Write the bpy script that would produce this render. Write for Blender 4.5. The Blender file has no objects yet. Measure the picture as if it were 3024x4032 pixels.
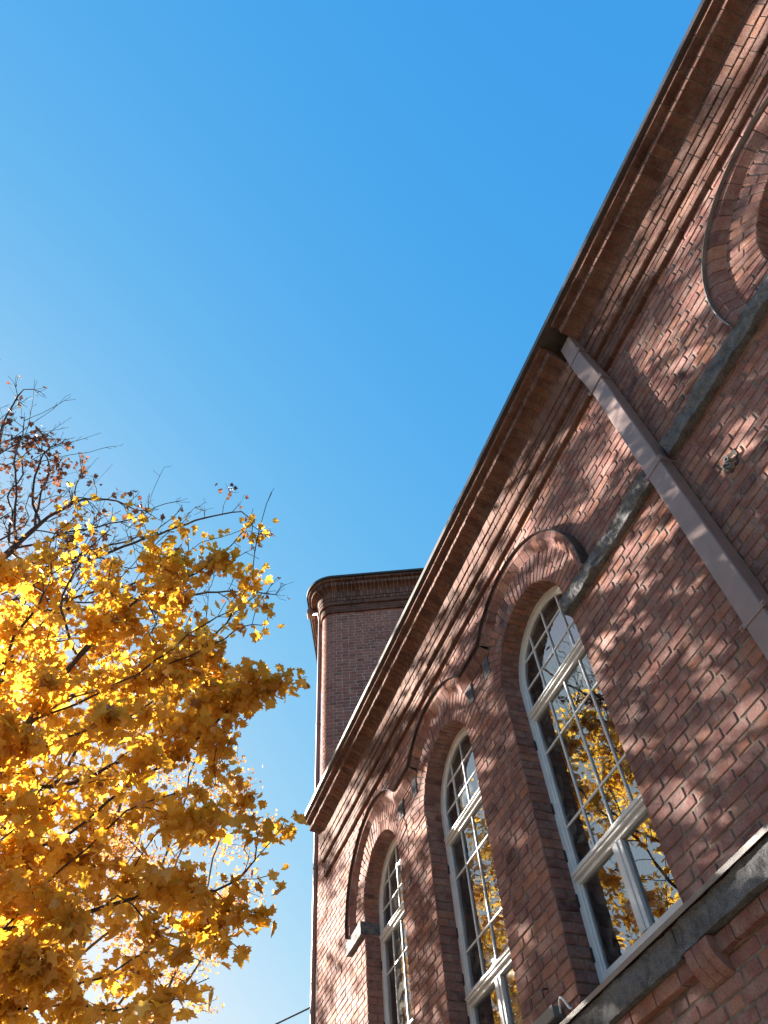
import bpy, math, random
import numpy as np
from mathutils import Vector, Matrix, noise
random.seed(7)
sc = bpy.context.scene
col = sc.collection
# ------------------------------------------------------------------ camera, sky, sun, exposure
EYE = 1.6
RC = [[0.9390379819, -0.3391418621, -0.0564842089], [0.2508852170, 0.7882499884, -0.5618883908], [0.2350835519, 0.5134634876, 0.8252823580]]
cam_d = bpy.data.cameras.new("camera")
cam = bpy.data.objects.new("camera", cam_d); col.objects.link(cam)
cam_d.sensor_fit = 'HORIZONTAL'; cam_d.sensor_width = 36.0
cam_d.lens = 2995.603 / 3024 * 36
cam_d.clip_start = 0.05; cam_d.clip_end = 2000
m = Matrix.Identity(4)
for i in range(3):
    m[i][0] = RC[0][i]; m[i][1] = -RC[1][i]; m[i][2] = -RC[2][i]
m[2][3] = EYE
cam.matrix_world = m
sc.camera = cam
SUN_EL = math.radians(24.0)
SUN_H = (-0.505, 0.863)
SUN = Vector((SUN_H[0] * math.cos(SUN_EL), SUN_H[1] * math.cos(SUN_EL), math.sin(SUN_EL)))
world = bpy.data.worlds.new("World"); sc.world = world; world.use_nodes = True
wn = world.node_tree.nodes; wl = world.node_tree.links
bg = wn["Background"]
sky = wn.new("ShaderNodeTexSky"); sky.sky_type = 'NISHITA'; sky.sun_disc = False
sky.sun_elevation = SUN_EL
sky.sun_rotation = math.atan2(SUN_H[0], SUN_H[1])
sky.altitude = 100; sky.air_density = 1.0; sky.dust_density = 1.0; sky.ozone_density = 1.0
# the camera's colour response to a clear sky: strong blue overhead, paling towards the horizon
EXPO = 3.1
SKY_S = 0.10
sep = wn.new("ShaderNodeSeparateColor"); com = wn.new("ShaderNodeCombineColor")
wl.new(sky.outputs[0], sep.inputs[0])
for ch, (g_, k_) in enumerate(((1.5122, 4.02), (0.6083, 1.4655), (0.1416, 1.0593))):
    m0 = wn.new("ShaderNodeMath"); m0.operation = 'MULTIPLY'; m0.inputs[1].default_value = 0.1
    m1 = wn.new("ShaderNodeMath"); m1.operation = 'POWER'; m1.inputs[1].default_value = g_
    m2 = wn.new("ShaderNodeMath"); m2.operation = 'MULTIPLY'; m2.inputs[1].default_value = k_
    m3 = wn.new("ShaderNodeMath"); m3.operation = 'MINIMUM'; m3.inputs[1].default_value = (0.84, 0.96, 1.05)[ch]
    m4 = wn.new("ShaderNodeMath"); m4.operation = 'MULTIPLY'; m4.inputs[1].default_value = 1 / (SKY_S * 2 ** EXPO)
    wl.new(sep.outputs[ch], m0.inputs[0]); wl.new(m0.outputs[0], m1.inputs[0]); wl.new(m1.outputs[0], m2.inputs[0]); wl.new(m2.outputs[0], m3.inputs[0]); wl.new(m3.outputs[0], m4.inputs[0])
    wl.new(m4.outputs[0], com.inputs[ch])
wl.new(com.outputs[0], bg.inputs[0])
bg.inputs[1].default_value = SKY_S
sl = bpy.data.lights.new("sun", 'SUN'); sl.energy = 5.0; sl.angle = math.radians(0.5); sl.color = (1.0, 0.91, 0.78)
so = bpy.data.objects.new("sun", sl); col.objects.link(so)
so.rotation_euler = SUN.to_track_quat('Z', 'Y').to_euler(); so.location = (-20, 30, 30)
sc.view_settings.view_transform = 'Standard'; sc.view_settings.look = 'None'
sc.view_settings.exposure = EXPO; sc.view_settings.gamma = 1.0
sc.cycles.max_bounces = 8; sc.cycles.transparent_max_bounces = 12
sc.cycles.caustics_reflective = False; sc.cycles.caustics_refractive = False

# ------------------------------------------------------------------ helpers
D = 3.3                       # wall plane x; most heights below are in units of D above the eye
def Z(u): return u * D + EYE
def Y(u): return u * D

class MB:
    def __init__(s): s.v = []; s.f = []; s.t = []
    def face(s, idx, t=0.5): s.f.append(idx); s.t.append(t)
    def poly(s, pts, t=0.5):
        b = len(s.v); s.v.extend(pts); s.f.append(tuple(range(b, b + len(pts)))); s.t.append(t)
    def box(s, x0, x1, y0, y1, z0, z1, t=0.5, bev=0.0):
        if bev <= 0:
            b = len(s.v)
            s.v += [(x, y, z) for x in (x0, x1) for y in (y0, y1) for z in (z0, z1)]
            for q in ((0, 1, 3, 2), (4, 6, 7, 5), (0, 4, 5, 1), (2, 3, 7, 6), (0, 2, 6, 4), (1, 5, 7, 3)):
                s.f.append(tuple(b + i for i in q)); s.t.append(t)
        else:
            e = bev; b = len(s.v); c = []
            for X, sx in ((x0, 1), (x1, -1)):
                for Yy, sy in ((y0, 1), (y1, -1)):
                    for Zz, sz in ((z0, 1), (z1, -1)):
                        s.v += [(X, Yy + sy * e, Zz + sz * e), (X + sx * e, Yy, Zz + sz * e), (X + sx * e, Yy + sy * e, Zz)]
            def k(i, j, l, a): return b + ((i * 2 + j) * 2 + l) * 3 + a
            for i in (0, 1):
                q = [k(i, 0, 0, 0), k(i, 0, 1, 0), k(i, 1, 1, 0), k(i, 1, 0, 0)]; s.face(tuple(q), t)
                q = [k(0, i, 0, 1), k(1, i, 0, 1), k(1, i, 1, 1), k(0, i, 1, 1)]; s.face(tuple(q), t)
                q = [k(0, 0, i, 2), k(0, 1, i, 2), k(1, 1, i, 2), k(1, 0, i, 2)]; s.face(tuple(q), t)
                for j in (0, 1):
                    s.face((k(i, j, 0, 0), k(i, j, 1, 0), k(i, j, 1, 1), k(i, j, 0, 1)), t)
                    s.face((k(i, 0, j, 0), k(i, 1, j, 0), k(i, 1, j, 2), k(i, 0, j, 2)), t)
                    s.face((k(0, i, j, 1), k(1, i, j, 1), k(1, i, j, 2), k(0, i, j, 2)), t)
                    for l in (0, 1): s.face((k(i, j, l, 0), k(i, j, l, 1), k(i, j, l, 2)), t)
    def tube(s, pts, rad, n=8, t=0.5):
        rings = []
        for i, p in enumerate(pts):
            p = Vector(p)
            d = (Vector(pts[min(i + 1, len(pts) - 1)]) - Vector(pts[max(i - 1, 0)])).normalized()
            a = d.orthogonal().normalized(); c = d.cross(a)
            if rings:                       # keep the frame from twisting
                a = (la - d * la.dot(d)).normalized(); c = d.cross(a)
            la = a
            r = rad[i] if isinstance(rad, (list, tuple)) else rad
            b = len(s.v)
            for k in range(n):
                an = 2 * math.pi * k / n
                s.v.append(tuple(p + a * (r * math.cos(an)) + c * (r * math.sin(an))))
            rings.append(b)
        for i in range(len(rings) - 1):
            for k in range(n):
                k2 = (k + 1) % n
                s.face((rings[i] + k, rings[i] + k2, rings[i + 1] + k2, rings[i + 1] + k), t)
        s.face(tuple(rings[0] + k for k in range(n)), t); s.face(tuple(rings[-1] + k for k in range(n)), t)
    def build(s, name, mats, parent=None, matidx=None, smooth=False, fix=True):
        me = bpy.data.meshes.new(name)
        me.from_pydata(s.v, [], s.f)
        a = me.attributes.new('tint', 'FLOAT', 'FACE'); a.data.foreach_set('value', s.t)
        if not isinstance(mats, (list, tuple)): mats = [mats]
        for mm in mats: me.materials.append(mm)
        if matidx is not None: me.polygons.foreach_set('material_index', matidx)
        if smooth: me.polygons.foreach_set('use_smooth', [True] * len(me.polygons))
        me.update()
        if fix:
            import bmesh
            bm = bmesh.new(); bm.from_mesh(me); bmesh.ops.recalc_face_normals(bm, faces=bm.faces); bm.to_mesh(me); bm.free()
        o = bpy.data.objects.new(name, me); col.objects.link(o)
        if parent: o.parent = parent
        return o

def tag(o, label=None, cat=None, group=None, kind=None):
    if label: o['label'] = label
    if cat: o['category'] = cat
    if group: o['group'] = group
    if kind: o['kind'] = kind
    return o
def empty(name, label, cat, loc=(0, 0, 0), group=None):
    o = bpy.data.objects.new(name, None); col.objects.link(o); o.location = loc; o.empty_display_size = 0.3
    bpy.context.view_layer.update()
    return tag(o, label, cat, group)
def adopt(o, parent):
    """parent a world-space mesh under a thing whose origin is at its base"""
    o.parent = parent; o.matrix_parent_inverse = Matrix.Translation(parent.location).inverted()
    return o

# ------------------------------------------------------------------ materials
def mat(name, rough=0.7):
    mm = bpy.data.materials.new(name); mm.use_nodes = True
    nt = mm.node_tree; b = nt.nodes["Principled BSDF"]; b.inputs['Roughness'].default_value = rough
    return mm, nt, b
def N(nt, t, **kw):
    n = nt.nodes.new(t)
    for k, v in kw.items():
        if k in n.inputs: n.inputs[k].default_value = v
        else: setattr(n, k, v)
    return n
def ramp(nt, stops):
    r = nt.nodes.new("ShaderNodeValToRGB"); e = r.color_ramp.elements
    while len(e) < len(stops): e.new(0.5)
    for i, (p, c) in enumerate(stops): e[i].position = p; e[i].color = (c[0], c[1], c[2], 1)
    return r
def noise_tex(nt, scale, detail=4, rough=0.55, dist=0.0):
    tc = nt.nodes.new("ShaderNodeTexCoord"); n = nt.nodes.new("ShaderNodeTexNoise")
    n.inputs['Scale'].default_value = scale; n.inputs['Detail'].default_value = detail; n.inputs['Roughness'].default_value = rough
    n.inputs['Distortion'].default_value = dist
    nt.links.new(tc.outputs['Object'], n.inputs['Vector'])
    return n
def bump(nt, b, src, strength=0.5, distance=0.004, prev=None):
    bp = nt.nodes.new("ShaderNodeBump"); bp.inputs['Strength'].default_value = strength; bp.inputs['Distance'].default_value = distance
    nt.links.new(src, bp.inputs['Height'])
    if prev: nt.links.new(prev.outputs[0], bp.inputs['Normal'])
    nt.links.new(bp.outputs[0], b.inputs['Normal'])
    return bp
def mix(nt, fac, a, c, mode='MIX'):
    mx = nt.nodes.new("ShaderNodeMix"); mx.data_type = 'RGBA'; mx.blend_type = mode
    for s_, v in ((mx.inputs[0], fac), (mx.inputs[6], a), (mx.inputs[7], c)):
        if hasattr(v, 'is_output') or hasattr(v, 'links'): nt.links.new(v, s_)
        else: s_.default_value = v if isinstance(v, (int, float)) else (v[0], v[1], v[2], 1)
    return mx.outputs[2]

def brick_material(name, stops, dust=(0.345, 0.262, 0.238), dustamt=0.62):
    mm, nt, b = mat(name, 0.92)
    at = N(nt, "ShaderNodeAttribute", attribute_name='tint')
    cr = ramp(nt, stops); nt.links.new(at.outputs['Fac'], cr.inputs[0])
    n1 = noise_tex(nt, 9, 5, 0.6); n2 = noise_tex(nt, 70, 5, 0.65); n3 = noise_tex(nt, 2.2, 3, 0.5)
    d = ramp(nt, [(0.40, (0, 0, 0)), (0.72, (dustamt,) * 3)]); nt.links.new(n1.outputs[0], d.inputs[0])
    c1 = mix(nt, d.outputs[0], cr.outputs[0], dust)
    sp = ramp(nt, [(0.30, (0.42, 0.42, 0.42)), (0.5, (1, 1, 1)), (0.8, (1.16, 1.14, 1.12))]); nt.links.new(n2.outputs[0], sp.inputs[0])
    c2 = mix(nt, 0.75, c1, sp.outputs[0], 'MULTIPLY')
    ws = ramp(nt, [(0.3, (0.82, 0.80, 0.82)), (0.7, (1.1, 1.08, 1.04))]); nt.links.new(n3.outputs[0], ws.inputs[0])
    c3 = mix(nt, 0.8, c2, ws.outputs[0], 'MULTIPLY')
    tcs = nt.nodes.new("ShaderNodeTexCoord"); mp = nt.nodes.new("ShaderNodeMapping"); mp.inputs['Scale'].default_value = (1.0, 1.0, 0.22)
    nst = nt.nodes.new("ShaderNodeTexNoise"); nst.inputs['Scale'].default_value = 2.6; nst.inputs['Detail'].default_value = 6; nst.inputs['Roughness'].default_value = 0.62
    nt.links.new(tcs.outputs['Object'], mp.inputs[0]); nt.links.new(mp.outputs[0], nst.inputs['Vector'])
    stn = ramp(nt, [(0.34, (0.66, 0.64, 0.65)), (0.48, (1, 1, 1)), (0.62, (1.0, 1.0, 1.0)), (0.74, (1.16, 1.17, 1.18))]); nt.links.new(nst.outputs[0], stn.inputs[0])
    c3 = mix(nt, 0.85, c3, stn.outputs[0], 'MULTIPLY')
    nt.links.new(c3, b.inputs['Base Color'])
    b.inputs['Specular IOR Level'].default_value = 0.2
    b1 = bump(nt, b, n2.outputs[0], 0.55, 0.006)
    n4 = noise_tex(nt, 22, 4, 0.6)
    bump(nt, b, n4.outputs[0], 0.5, 0.010, b1)
    return mm
M_BRICK = brick_material("red_brick", [(0.0, (0.099, 0.049, 0.054)), (0.12, (0.156, 0.073, 0.073)), (0.4, (0.225, 0.109, 0.101)), (0.72, (0.269, 0.129, 0.113)), (0.9, (0.298, 0.133, 0.095)), (1.0, (0.327, 0.154, 0.110))])
M_BRICK_W = brick_material("wing_brick", [(0.0, (0.181, 0.086, 0.077)), (0.4, (0.283, 0.122, 0.103)), (0.8, (0.329, 0.138, 0.112)), (1.0, (0.364, 0.174, 0.130))], (0.384, 0.251, 0.221), 0.4)
M_BRICK_SHADE = brick_material("shade_darkened_brick", [(0.0, (0.072, 0.036, 0.032)), (0.5, (0.124, 0.062, 0.050)), (1.0, (0.157, 0.077, 0.057))], (0.246, 0.178, 0.164), 0.45)  # brick darkened to paint in the shade under eaves and strings
def mortar_material(name, a, c):
    mm, nt, b = mat(name, 0.95)
    n1 = noise_tex(nt, 14, 5, 0.65); n2 = noise_tex(nt, 120, 4, 0.6)
    cr = ramp(nt, [(0.3, a), (0.7, c)]); nt.links.new(n1.outputs[0], cr.inputs[0])
    nt.links.new(cr.outputs[0], b.inputs['Base Color']); b.inputs['Specular IOR Level'].default_value = 0.1
    b1 = bump(nt, b, n2.outputs[0], 0.6, 0.004); bump(nt, b, n1.outputs[0], 0.5, 0.012, b1)
    return mm
M_MORTAR = mortar_material("mortar", (0.10, 0.080, 0.070), (0.26, 0.225, 0.20))
M_MORTAR_W = mortar_material("wing_mortar", (0.36, 0.30, 0.28), (0.50, 0.43, 0.40))
def stone_material(name):
    mm, nt, b = mat(name, 0.85)
    n1 = noise_tex(nt, 160, 3, 0.7); n2 = noise_tex(nt, 11, 6, 0.65, 0.6); n3 = noise_tex(nt, 45, 4, 0.6)
    cr = ramp(nt, [(0.32, (0.034, 0.035, 0.042)), (0.46, (0.105, 0.108, 0.122)), (0.62, (0.17, 0.173, 0.188)), (0.78, (0.30, 0.30, 0.31))]); nt.links.new(n1.outputs[0], cr.inputs[0])
    st = ramp(nt, [(0.36, (0.38, 0.37, 0.36)), (0.55, (0.95, 0.94, 0.92)), (0.75, (1.15, 1.14, 1.13))]); nt.links.new(n2.outputs[0], st.inputs[0])
    nt.links.new(mix(nt, 0.9, cr.outputs[0], st.outputs[0], 'MULTIPLY'), b.inputs['Base Color'])
    b1 = bump(nt, b, n3.outputs[0], 0.7, 0.012); bump(nt, b, n1.outputs[0], 0.4, 0.004, b1)
    return mm
M_STONE = stone_material("granite")
def paint(name, c, rough=0.45, var=0.12, metal=0.0, streak=True):
    mm, nt, b = mat(name, rough)
    n1 = noise_tex(nt, 7, 5, 0.6); n2 = noise_tex(nt, 60, 3, 0.6)
    lo = tuple(x * (1 - var * 1.6) for x in c); hi = tuple(min(1, x * (1 + var)) for x in c)
    cr = ramp(nt, [(0.3, lo), (0.62, c), (0.8, hi)]); nt.links.new(n1.outputs[0], cr.inputs[0])
    nt.links.new(cr.outputs[0], b.inputs['Base Color']); b.inputs['Metallic'].default_value = metal
    bump(nt, b, n2.outputs[0], 0.15, 0.002)
    return mm
M_WHITE = paint("white_window_paint", (0.66, 0.68, 0.71), 0.5, 0.08)
M_FLASH = paint("zinc_flashing", (0.26, 0.265, 0.28), 0.5, 0.3, 0.3)
M_FLASHD = paint("dark_hood_flashing", (0.075, 0.062, 0.060), 0.45, 0.5, 0.2)
M_SILLF = paint("sill_sheet_metal", (0.19, 0.175, 0.175), 0.5, 0.12, 0.2)
M_EAVE = paint("eave_sheet_metal", (0.085, 0.070, 0.066), 0.42, 0.2, 0.3)
M_ROOF = paint("roof_sheet_metal", (0.05, 0.047, 0.045), 0.5, 0.2, 0.3)
M_PIPE = paint("downpipe_paint", (0.235, 0.170, 0.165), 0.5, 0.12)
M_PIPE2 = paint("wing_pipe_paint", (0.20, 0.125, 0.11), 0.45, 0.06)
M_DARK = paint("dark_iron", (0.03, 0.03, 0.032), 0.5, 0.2, 0.4)
M_BOX = paint("grey_box_paint", (0.13, 0.14, 0.15), 0.5, 0.08)
M_CABLE = paint("white_cable", (0.72, 0.72, 0.72), 0.5, 0.05)
M_WIRE = paint("dark_wire", (0.02, 0.02, 0.022), 0.6, 0.1)
M_PLASTER = paint("reveal_plaster", (0.62, 0.63, 0.65), 0.8, 0.08)
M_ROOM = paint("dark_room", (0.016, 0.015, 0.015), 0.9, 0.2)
M_BLIND = paint("blind_slat", (0.055, 0.038, 0.034), 0.6, 0.15)
def glass_material():
    mm = bpy.data.materials.new("window_glass"); mm.use_nodes = True; nt = mm.node_tree; nt.nodes.clear()
    out = nt.nodes.new("ShaderNodeOutputMaterial")
    tr = N(nt, "ShaderNodeBsdfTransparent"); tr.inputs[0].default_value = (0.82, 0.85, 0.85, 1)
    gl = N(nt, "ShaderNodeBsdfGlossy", Roughness=0.004); gl.inputs[0].default_value = (0.80, 0.90, 1.0, 1)
    fr = N(nt, "ShaderNodeFresnel", IOR=3.5)
    n1 = noise_tex(nt, 1.6, 2, 0.5)
    bp = nt.nodes.new("ShaderNodeBump"); bp.inputs['Strength'].default_value = 0.10; bp.inputs['Distance'].default_value = 0.03
    nt.links.new(n1.outputs[0], bp.inputs['Height']); nt.links.new(bp.outputs[0], gl.inputs['Normal'])
    mx = nt.nodes.new("ShaderNodeMixShader")
    nt.links.new(fr.outputs[0], mx.inputs[0]); nt.links.new(tr.outputs[0], mx.inputs[1]); nt.links.new(gl.outputs[0], mx.inputs[2])
    # a film of dust that only shows where the sun strikes it
    df = N(nt, "ShaderNodeBsdfDiffuse"); df.inputs[0].default_value = (0.72, 0.70, 0.64, 1)
    n2 = noise_tex(nt, 5, 6, 0.7, 0.8); dr = ramp(nt, [(0.48, (0.004,) * 3), (0.72, (0.16,) * 3)]); nt.links.new(n2.outputs[0], dr.inputs[0])
    m2 = nt.nodes.new("ShaderNodeMixShader")
    nt.links.new(dr.outputs[0], m2.inputs[0]); nt.links.new(mx.outputs[0], m2.inputs[1]); nt.links.new(df.outputs[0], m2.inputs[2])
    nt.links.new(m2.outputs[0], out.inputs[0])
    return mm
M_GLASS = glass_material()
def leaf_material(name, stops, trans=0.5):
    mm = bpy.data.materials.new(name); mm.use_nodes = True; nt = mm.node_tree; nt.nodes.clear()
    out = nt.nodes.new("ShaderNodeOutputMaterial")
    at = N(nt, "ShaderNodeAttribute", attribute_name='tint')
    cr = ramp(nt, stops); nt.links.new(at.outputs['Fac'], cr.inputs[0])
    n1 = noise_tex(nt, 45, 3, 0.6); sp = ramp(nt, [(0.32, (0.62, 0.5, 0.42)), (0.5, (1, 1, 1))]); nt.links.new(n1.outputs[0], sp.inputs[0])
    c = mix(nt, 0.5, cr.outputs[0], sp.outputs[0], 'MULTIPLY')
    df = nt.nodes.new("ShaderNodeBsdfDiffuse"); tl = nt.nodes.new("ShaderNodeBsdfTranslucent")
    gl = N(nt, "ShaderNodeBsdfGlossy", Roughness=0.45); gl.inputs[0].default_value = (0.9, 0.9, 0.85, 1)
    nt.links.new(c, df.inputs[0]); nt.links.new(c, tl.inputs[0])
    mx = N(nt, "ShaderNodeMixShader"); mx.inputs[0].default_value = trans
    nt.links.new(df.outputs[0], mx.inputs[1]); nt.links.new(tl.outputs[0], mx.inputs[2])
    m2 = N(nt, "ShaderNodeMixShader"); m2.inputs[0].default_value = 0.05
    nt.links.new(mx.outputs[0], m2.inputs[1]); nt.links.new(gl.outputs[0], m2.inputs[2])
    nt.links.new(m2.outputs[0], out.inputs[0])
    return mm
M_LEAF = leaf_material("yellow_maple_leaf", [(0.0, (0.26, 0.10, 0.02)), (0.08, (0.50, 0.22, 0.015)), (0.4, (0.72, 0.385, 0.03)), (0.8, (0.78, 0.47, 0.05)), (1.0, (0.82, 0.58, 0.11))], 0.6)
M_LEAF_O = leaf_material("orange_leaf", [(0.0, (0.218, 0.078, 0.031)), (0.3, (0.429, 0.187, 0.047)), (0.7, (0.608, 0.328, 0.078)), (1.0, (0.663, 0.429, 0.125))], 0.5)
M_LEAF_R = leaf_material("russet_leaf", [(0.0, (0.06, 0.025, 0.02)), (0.5, (0.20, 0.075, 0.045)), (0.8, (0.36, 0.16, 0.06)), (1.0, (0.70, 0.42, 0.08))], 0.4)
def bark_material():
    mm, nt, b = mat("bark", 0.9)
    n1 = noise_tex(nt, 18, 5, 0.65); cr = ramp(nt, [(0.3, (0.030, 0.021, 0.018)), (0.7, (0.11, 0.082, 0.070))]); nt.links.new(n1.outputs[0], cr.inputs[0])
    nt.links.new(cr.outputs[0], b.inputs['Base Color']); bump(nt, b, n1.outputs[0], 0.6, 0.01); b.inputs['Specular IOR Level'].default_value = 0.2
    return mm
M_BARK = bark_material()
def ground_material():
    mm, nt, b = mat("leafy_ground", 0.95)
    n1 = noise_tex(nt, 3, 6, 0.65); n2 = noise_tex(nt, 40, 4, 0.6)
    cr = ramp(nt, [(0.3, (0.06, 0.056, 0.050)), (0.5, (0.11, 0.097, 0.080)), (0.7, (0.20, 0.14, 0.07))]); nt.links.new(n1.outputs[0], cr.inputs[0])
    nt.links.new(cr.outputs[0], b.inputs['Base Color']); bump(nt, b, n2.outputs[0], 0.5, 0.02)
    return mm
M_GROUND = ground_material()

# ------------------------------------------------------------------ brickwork
rng = random.Random(11)
BRICK = dict(course=0.0845, joint=0.0115, st=0.254, hd=0.138)
def tint():
    r = rng.random()
    if r < 0.035: return rng.uniform(0.0, 0.15)
    if r < 0.17: return rng.uniform(0.80, 1.0)
    return min(1, max(0, rng.gauss(0.47, 0.20)))
def block(mb, F, u0, u1, v0, v1, d=0.0, db=-0.014, bev=0.005, cham=0.011, jit=0.0022, t=None):
    """one brick: an irregular eight-cornered face with a worn arris, set in front of the mortar.  F(u, v, d) -> point"""
    w = u1 - u0; h = v1 - v0
    if w < 0.012 or h < 0.012: return
    c = min(cham, w * 0.25, h * 0.25)
    r = rng.random
    cs = [c * (0.25 + 1.0 * r()) for _ in range(8)]
    o = [(u0 + cs[0], v0), (u1 - cs[1], v0), (u1, v0 + cs[2]), (u1, v1 - cs[3]), (u1 - cs[4], v1), (u0 + cs[5], v1), (u0, v1 - cs[6]), (u0, v0 + cs[7])]
    o = [(a + rng.uniform(-jit, jit), b + rng.uniform(-jit, jit)) for a, b in o]
    cu = (u0 + u1) / 2; cv = (v0 + v1) / 2
    tu = rng.gauss(0, 0.007); tv = rng.gauss(0, 0.016); dd = d + rng.gauss(0, 0.0014)
    e = bev * rng.uniform(0.8, 1.5)
    b = len(mb.v); tt = tint() if t is None else t
    for a, q in o: mb.v.append(F(a, q, db))
    for a, q in o: mb.v.append(F(a, q, dd - e + tu * (a - cu) + tv * (q - cv)))
    for a, q in o:
        a2 = cu + (a - cu) * (1 - 2 * e / w); q2 = cv + (q - cv) * (1 - 2 * e / h)
        mb.v.append(F(a2, q2, dd + tu * (a - cu) + tv * (q - cv)))
    for i in range(8):
        j = (i + 1) % 8
        mb.face((b + i, b + j, b + 8 + j, b + 8 + i), tt); mb.face((b + 8 + i, b + 8 + j, b + 16 + j, b + 16 + i), tt)
    mb.face(tuple(b + 16 + i for i in range(8)), tt)

def course(mb, F, a, c, z0, z1, row, pattern, d=0.0, db=-0.014, bev=0.005, cham=0.011, start=None):
    """one course of bricks between a and c (any number of gaps has been cut out before)"""
    J = BRICK['joint']
    st, hd = BRICK['st'], BRICK['hd']
    per = st + hd + 2 * J
    if pattern == 'flemish': seq = [st, hd]; off = (row % 2) * (st / 2 + hd / 2 + J)
    elif pattern == 'english': seq = [st] if row % 2 else [hd]; per = seq[0] + J; off = (row % 4) * hd * 0.5
    elif pattern == 'header': seq = [hd]; per = hd + J; off = 0
    elif pattern == 'stretcher': seq = [st]; per = st + J; off = (row % 2) * st / 2
    k = math.floor((a - off) / per) - 1
    u = off + k * per; i = 0
    while u < c:
        L = seq[i % len(seq)]
        x0 = max(u, a); x1 = min(u + L, c)
        if x1 - x0 > 0.02:
            if x0 > a and x0 - a < 0.05: x0 = a
            if c - x1 < 0.05: x1 = c
            js = rng.uniform(-0.003, 0.003)
            block(mb, F, x0 + (0 if x0 == a else js), x1 + (0 if x1 == c else js), z0, z1, d, db, bev, cham)
        u += L + J; i += 1

def sweep(mb, Q, prof, s0, s1, n=1, t=0.5, caps=True, jit=0.0):
    """closed profile [(r, p)...] swept along s; Q(s, r, p) -> point"""
    b = len(mb.v); k = len(prof)
    pr = [(r + rng.uniform(-jit, jit), p + rng.uniform(-jit, jit)) for r, p in prof] if jit else prof
    for i in range(n + 1):
        s = s0 + (s1 - s0) * i / n
        for r, p in pr: mb.v.append(Q(s, r, p))
    for i in range(n):
        for j in range(k):
            j2 = (j + 1) % k
            mb.face((b + i * k + j, b + i * k + j2, b + (i + 1) * k + j2, b + (i + 1) * k + j), t)
    if caps:
        mb.face(tuple(b + j for j in range(k)), t); mb.face(tuple(b + n * k + j for j in range(k)), t)
def inset(prof, e):
    """pull the front (p) and bottom of a profile back, for the mortar bed inside a brick course"""
    r0 = min(r for r, p in prof); r1 = max(r for r, p in prof); p0 = min(p for r, p in prof)
    out = []
    for r, p in prof:
        rr = (r - e * 0.3 if r1 - r < 0.006 else r + e)
        out.append((rr, max(p0, p - e)))
    return out
def sweep_units(mb, mo, Q, prof, s0, s1, unit, gap=0.010, nsub=1, jit=0.0018, off=0.0, nm=None):
    s = s0 - (off % unit if off else 0); 
    while s < s1 - 0.02:
        a = max(s, s0); e = min(s + unit - gap, s1)
        if e - a > 0.015: sweep(mb, Q, prof, a, e, nsub, tint(), True, jit)
        s += unit
    if mo is not None: sweep(mo, Q, inset(prof, 0.006), s0 + 0.004, s1 - 0.004, nm or 1)

# ------------------------------------------------------------------ the long brick building
bld = empty("brick_building", "long red brick building with tall arched windows, granite bands and corbelled eave", "building", (D, 4.0, 0))
Y0, Y1 = -5.0, 11.10          # wall from behind the camera to the abutting block
YE = 10.65                    # where strings and cornice stop
WC = [Y(-0.063), Y(1.268), Y(1.901), Y(2.541)]
HW = Y(0.194); ZS = Z(1.549); RIN = HW; ROUT = Y(0.287)
Z_SILL = Z(0.690)
def F_wall(u, v, d): return (D - d, u, v)
wall = MB(); mort = MB()
C0 = BRICK['course']; J = BRICK['joint']
zbase = Z_SILL - math.ceil(Z_SILL / C0) * C0
nrow = int((Z(2.27) - zbase) / C0) + 1
for row in range(nrow):
    z0 = zbase + row * C0; z1 = z0 + C0
    if z1 < 0: continue
    holes = []
    for yc in WC:
        if z1 <= Z_SILL + 0.001: hw = 0
        elif z1 <= ZS: hw = HW
        else:
            t_ = (ROUT - 0.03) ** 2 - (z1 - ZS) ** 2
            hw = math.sqrt(t_) if t_ > 0 else 0
            if z0 < ZS < z1: hw = HW
        if hw > 0.03: holes.append((yc - hw, yc + hw))
    holes.sort(); segs = []; a = Y0
    for h0, h1 in holes:
        if h0 > a: segs.append((a, h0))
        a = max(a, h1)
    segs.append((a, Y1))
    for a, c in segs:
        mort.poly([(D + 0.0085, a, z0), (D + 0.0085, c, z0), (D + 0.0085, c, z1), (D + 0.0085, a, z1)])
        if z1 > Z(1.96) and False: continue
        wv = rng.uniform(-0.002, 0.002)
        course(wall, F_wall, a, c, z0 + J * 0.5 + wv, z1 - J * 0.5 + wv, row, 'flemish')
# window reveals: jamb bricks and arch soffits
DEP = 0.215
for yc in WC:
    for sgn in (1, -1):
        yj = yc + sgn * HW
        F = (lambda u, v, d, yj=yj, sgn=sgn: (D + u, yj - sgn * d, v))
        mort.poly([(D + 0.012, yj + sgn * 0.009, Z_SILL), (D + DEP, yj + sgn * 0.009, Z_SILL), (D + DEP, yj + sgn * 0.009, ZS + 0.02), (D + 0.012, yj + sgn * 0.009, ZS + 0.02)])
        for row in range(nrow):
            z0 = zbase + row * C0
            if z0 < Z_SILL - 0.01 or z0 + C0 > ZS + 0.06: continue
            cut = 0.128 if row % 2 else DEP
            block(wall, F, 0.006, cut - (J if row % 2 else 0), z0 + J / 2, z0 + C0 - J / 2, 0.0015)
            if row % 2: block(wall, F, cut, DEP, z0 + J / 2, z0 + C0 - J / 2, 0.0005)
o_wall = wall.build("wall", [M_BRICK, M_MORTAR], None, None)
adopt(o_wall, bld)
# merge the mortar bed into the wall mesh as its second material
def join_mortar(mb, mo):
    b = len(mb.v); nf = len(mb.f)
    mb.v += mo.v; mb.f += [tuple(b + i for i in f) for f in mo.f]; mb.t += mo.t
    return [0] * nf + [1] * len(mo.f)
bpy.data.objects.remove(o_wall)
mi = join_mortar(wall, mort)
adopt(wall.build("wall", [M_BRICK, M_MORTAR], None, mi), bld)
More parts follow.
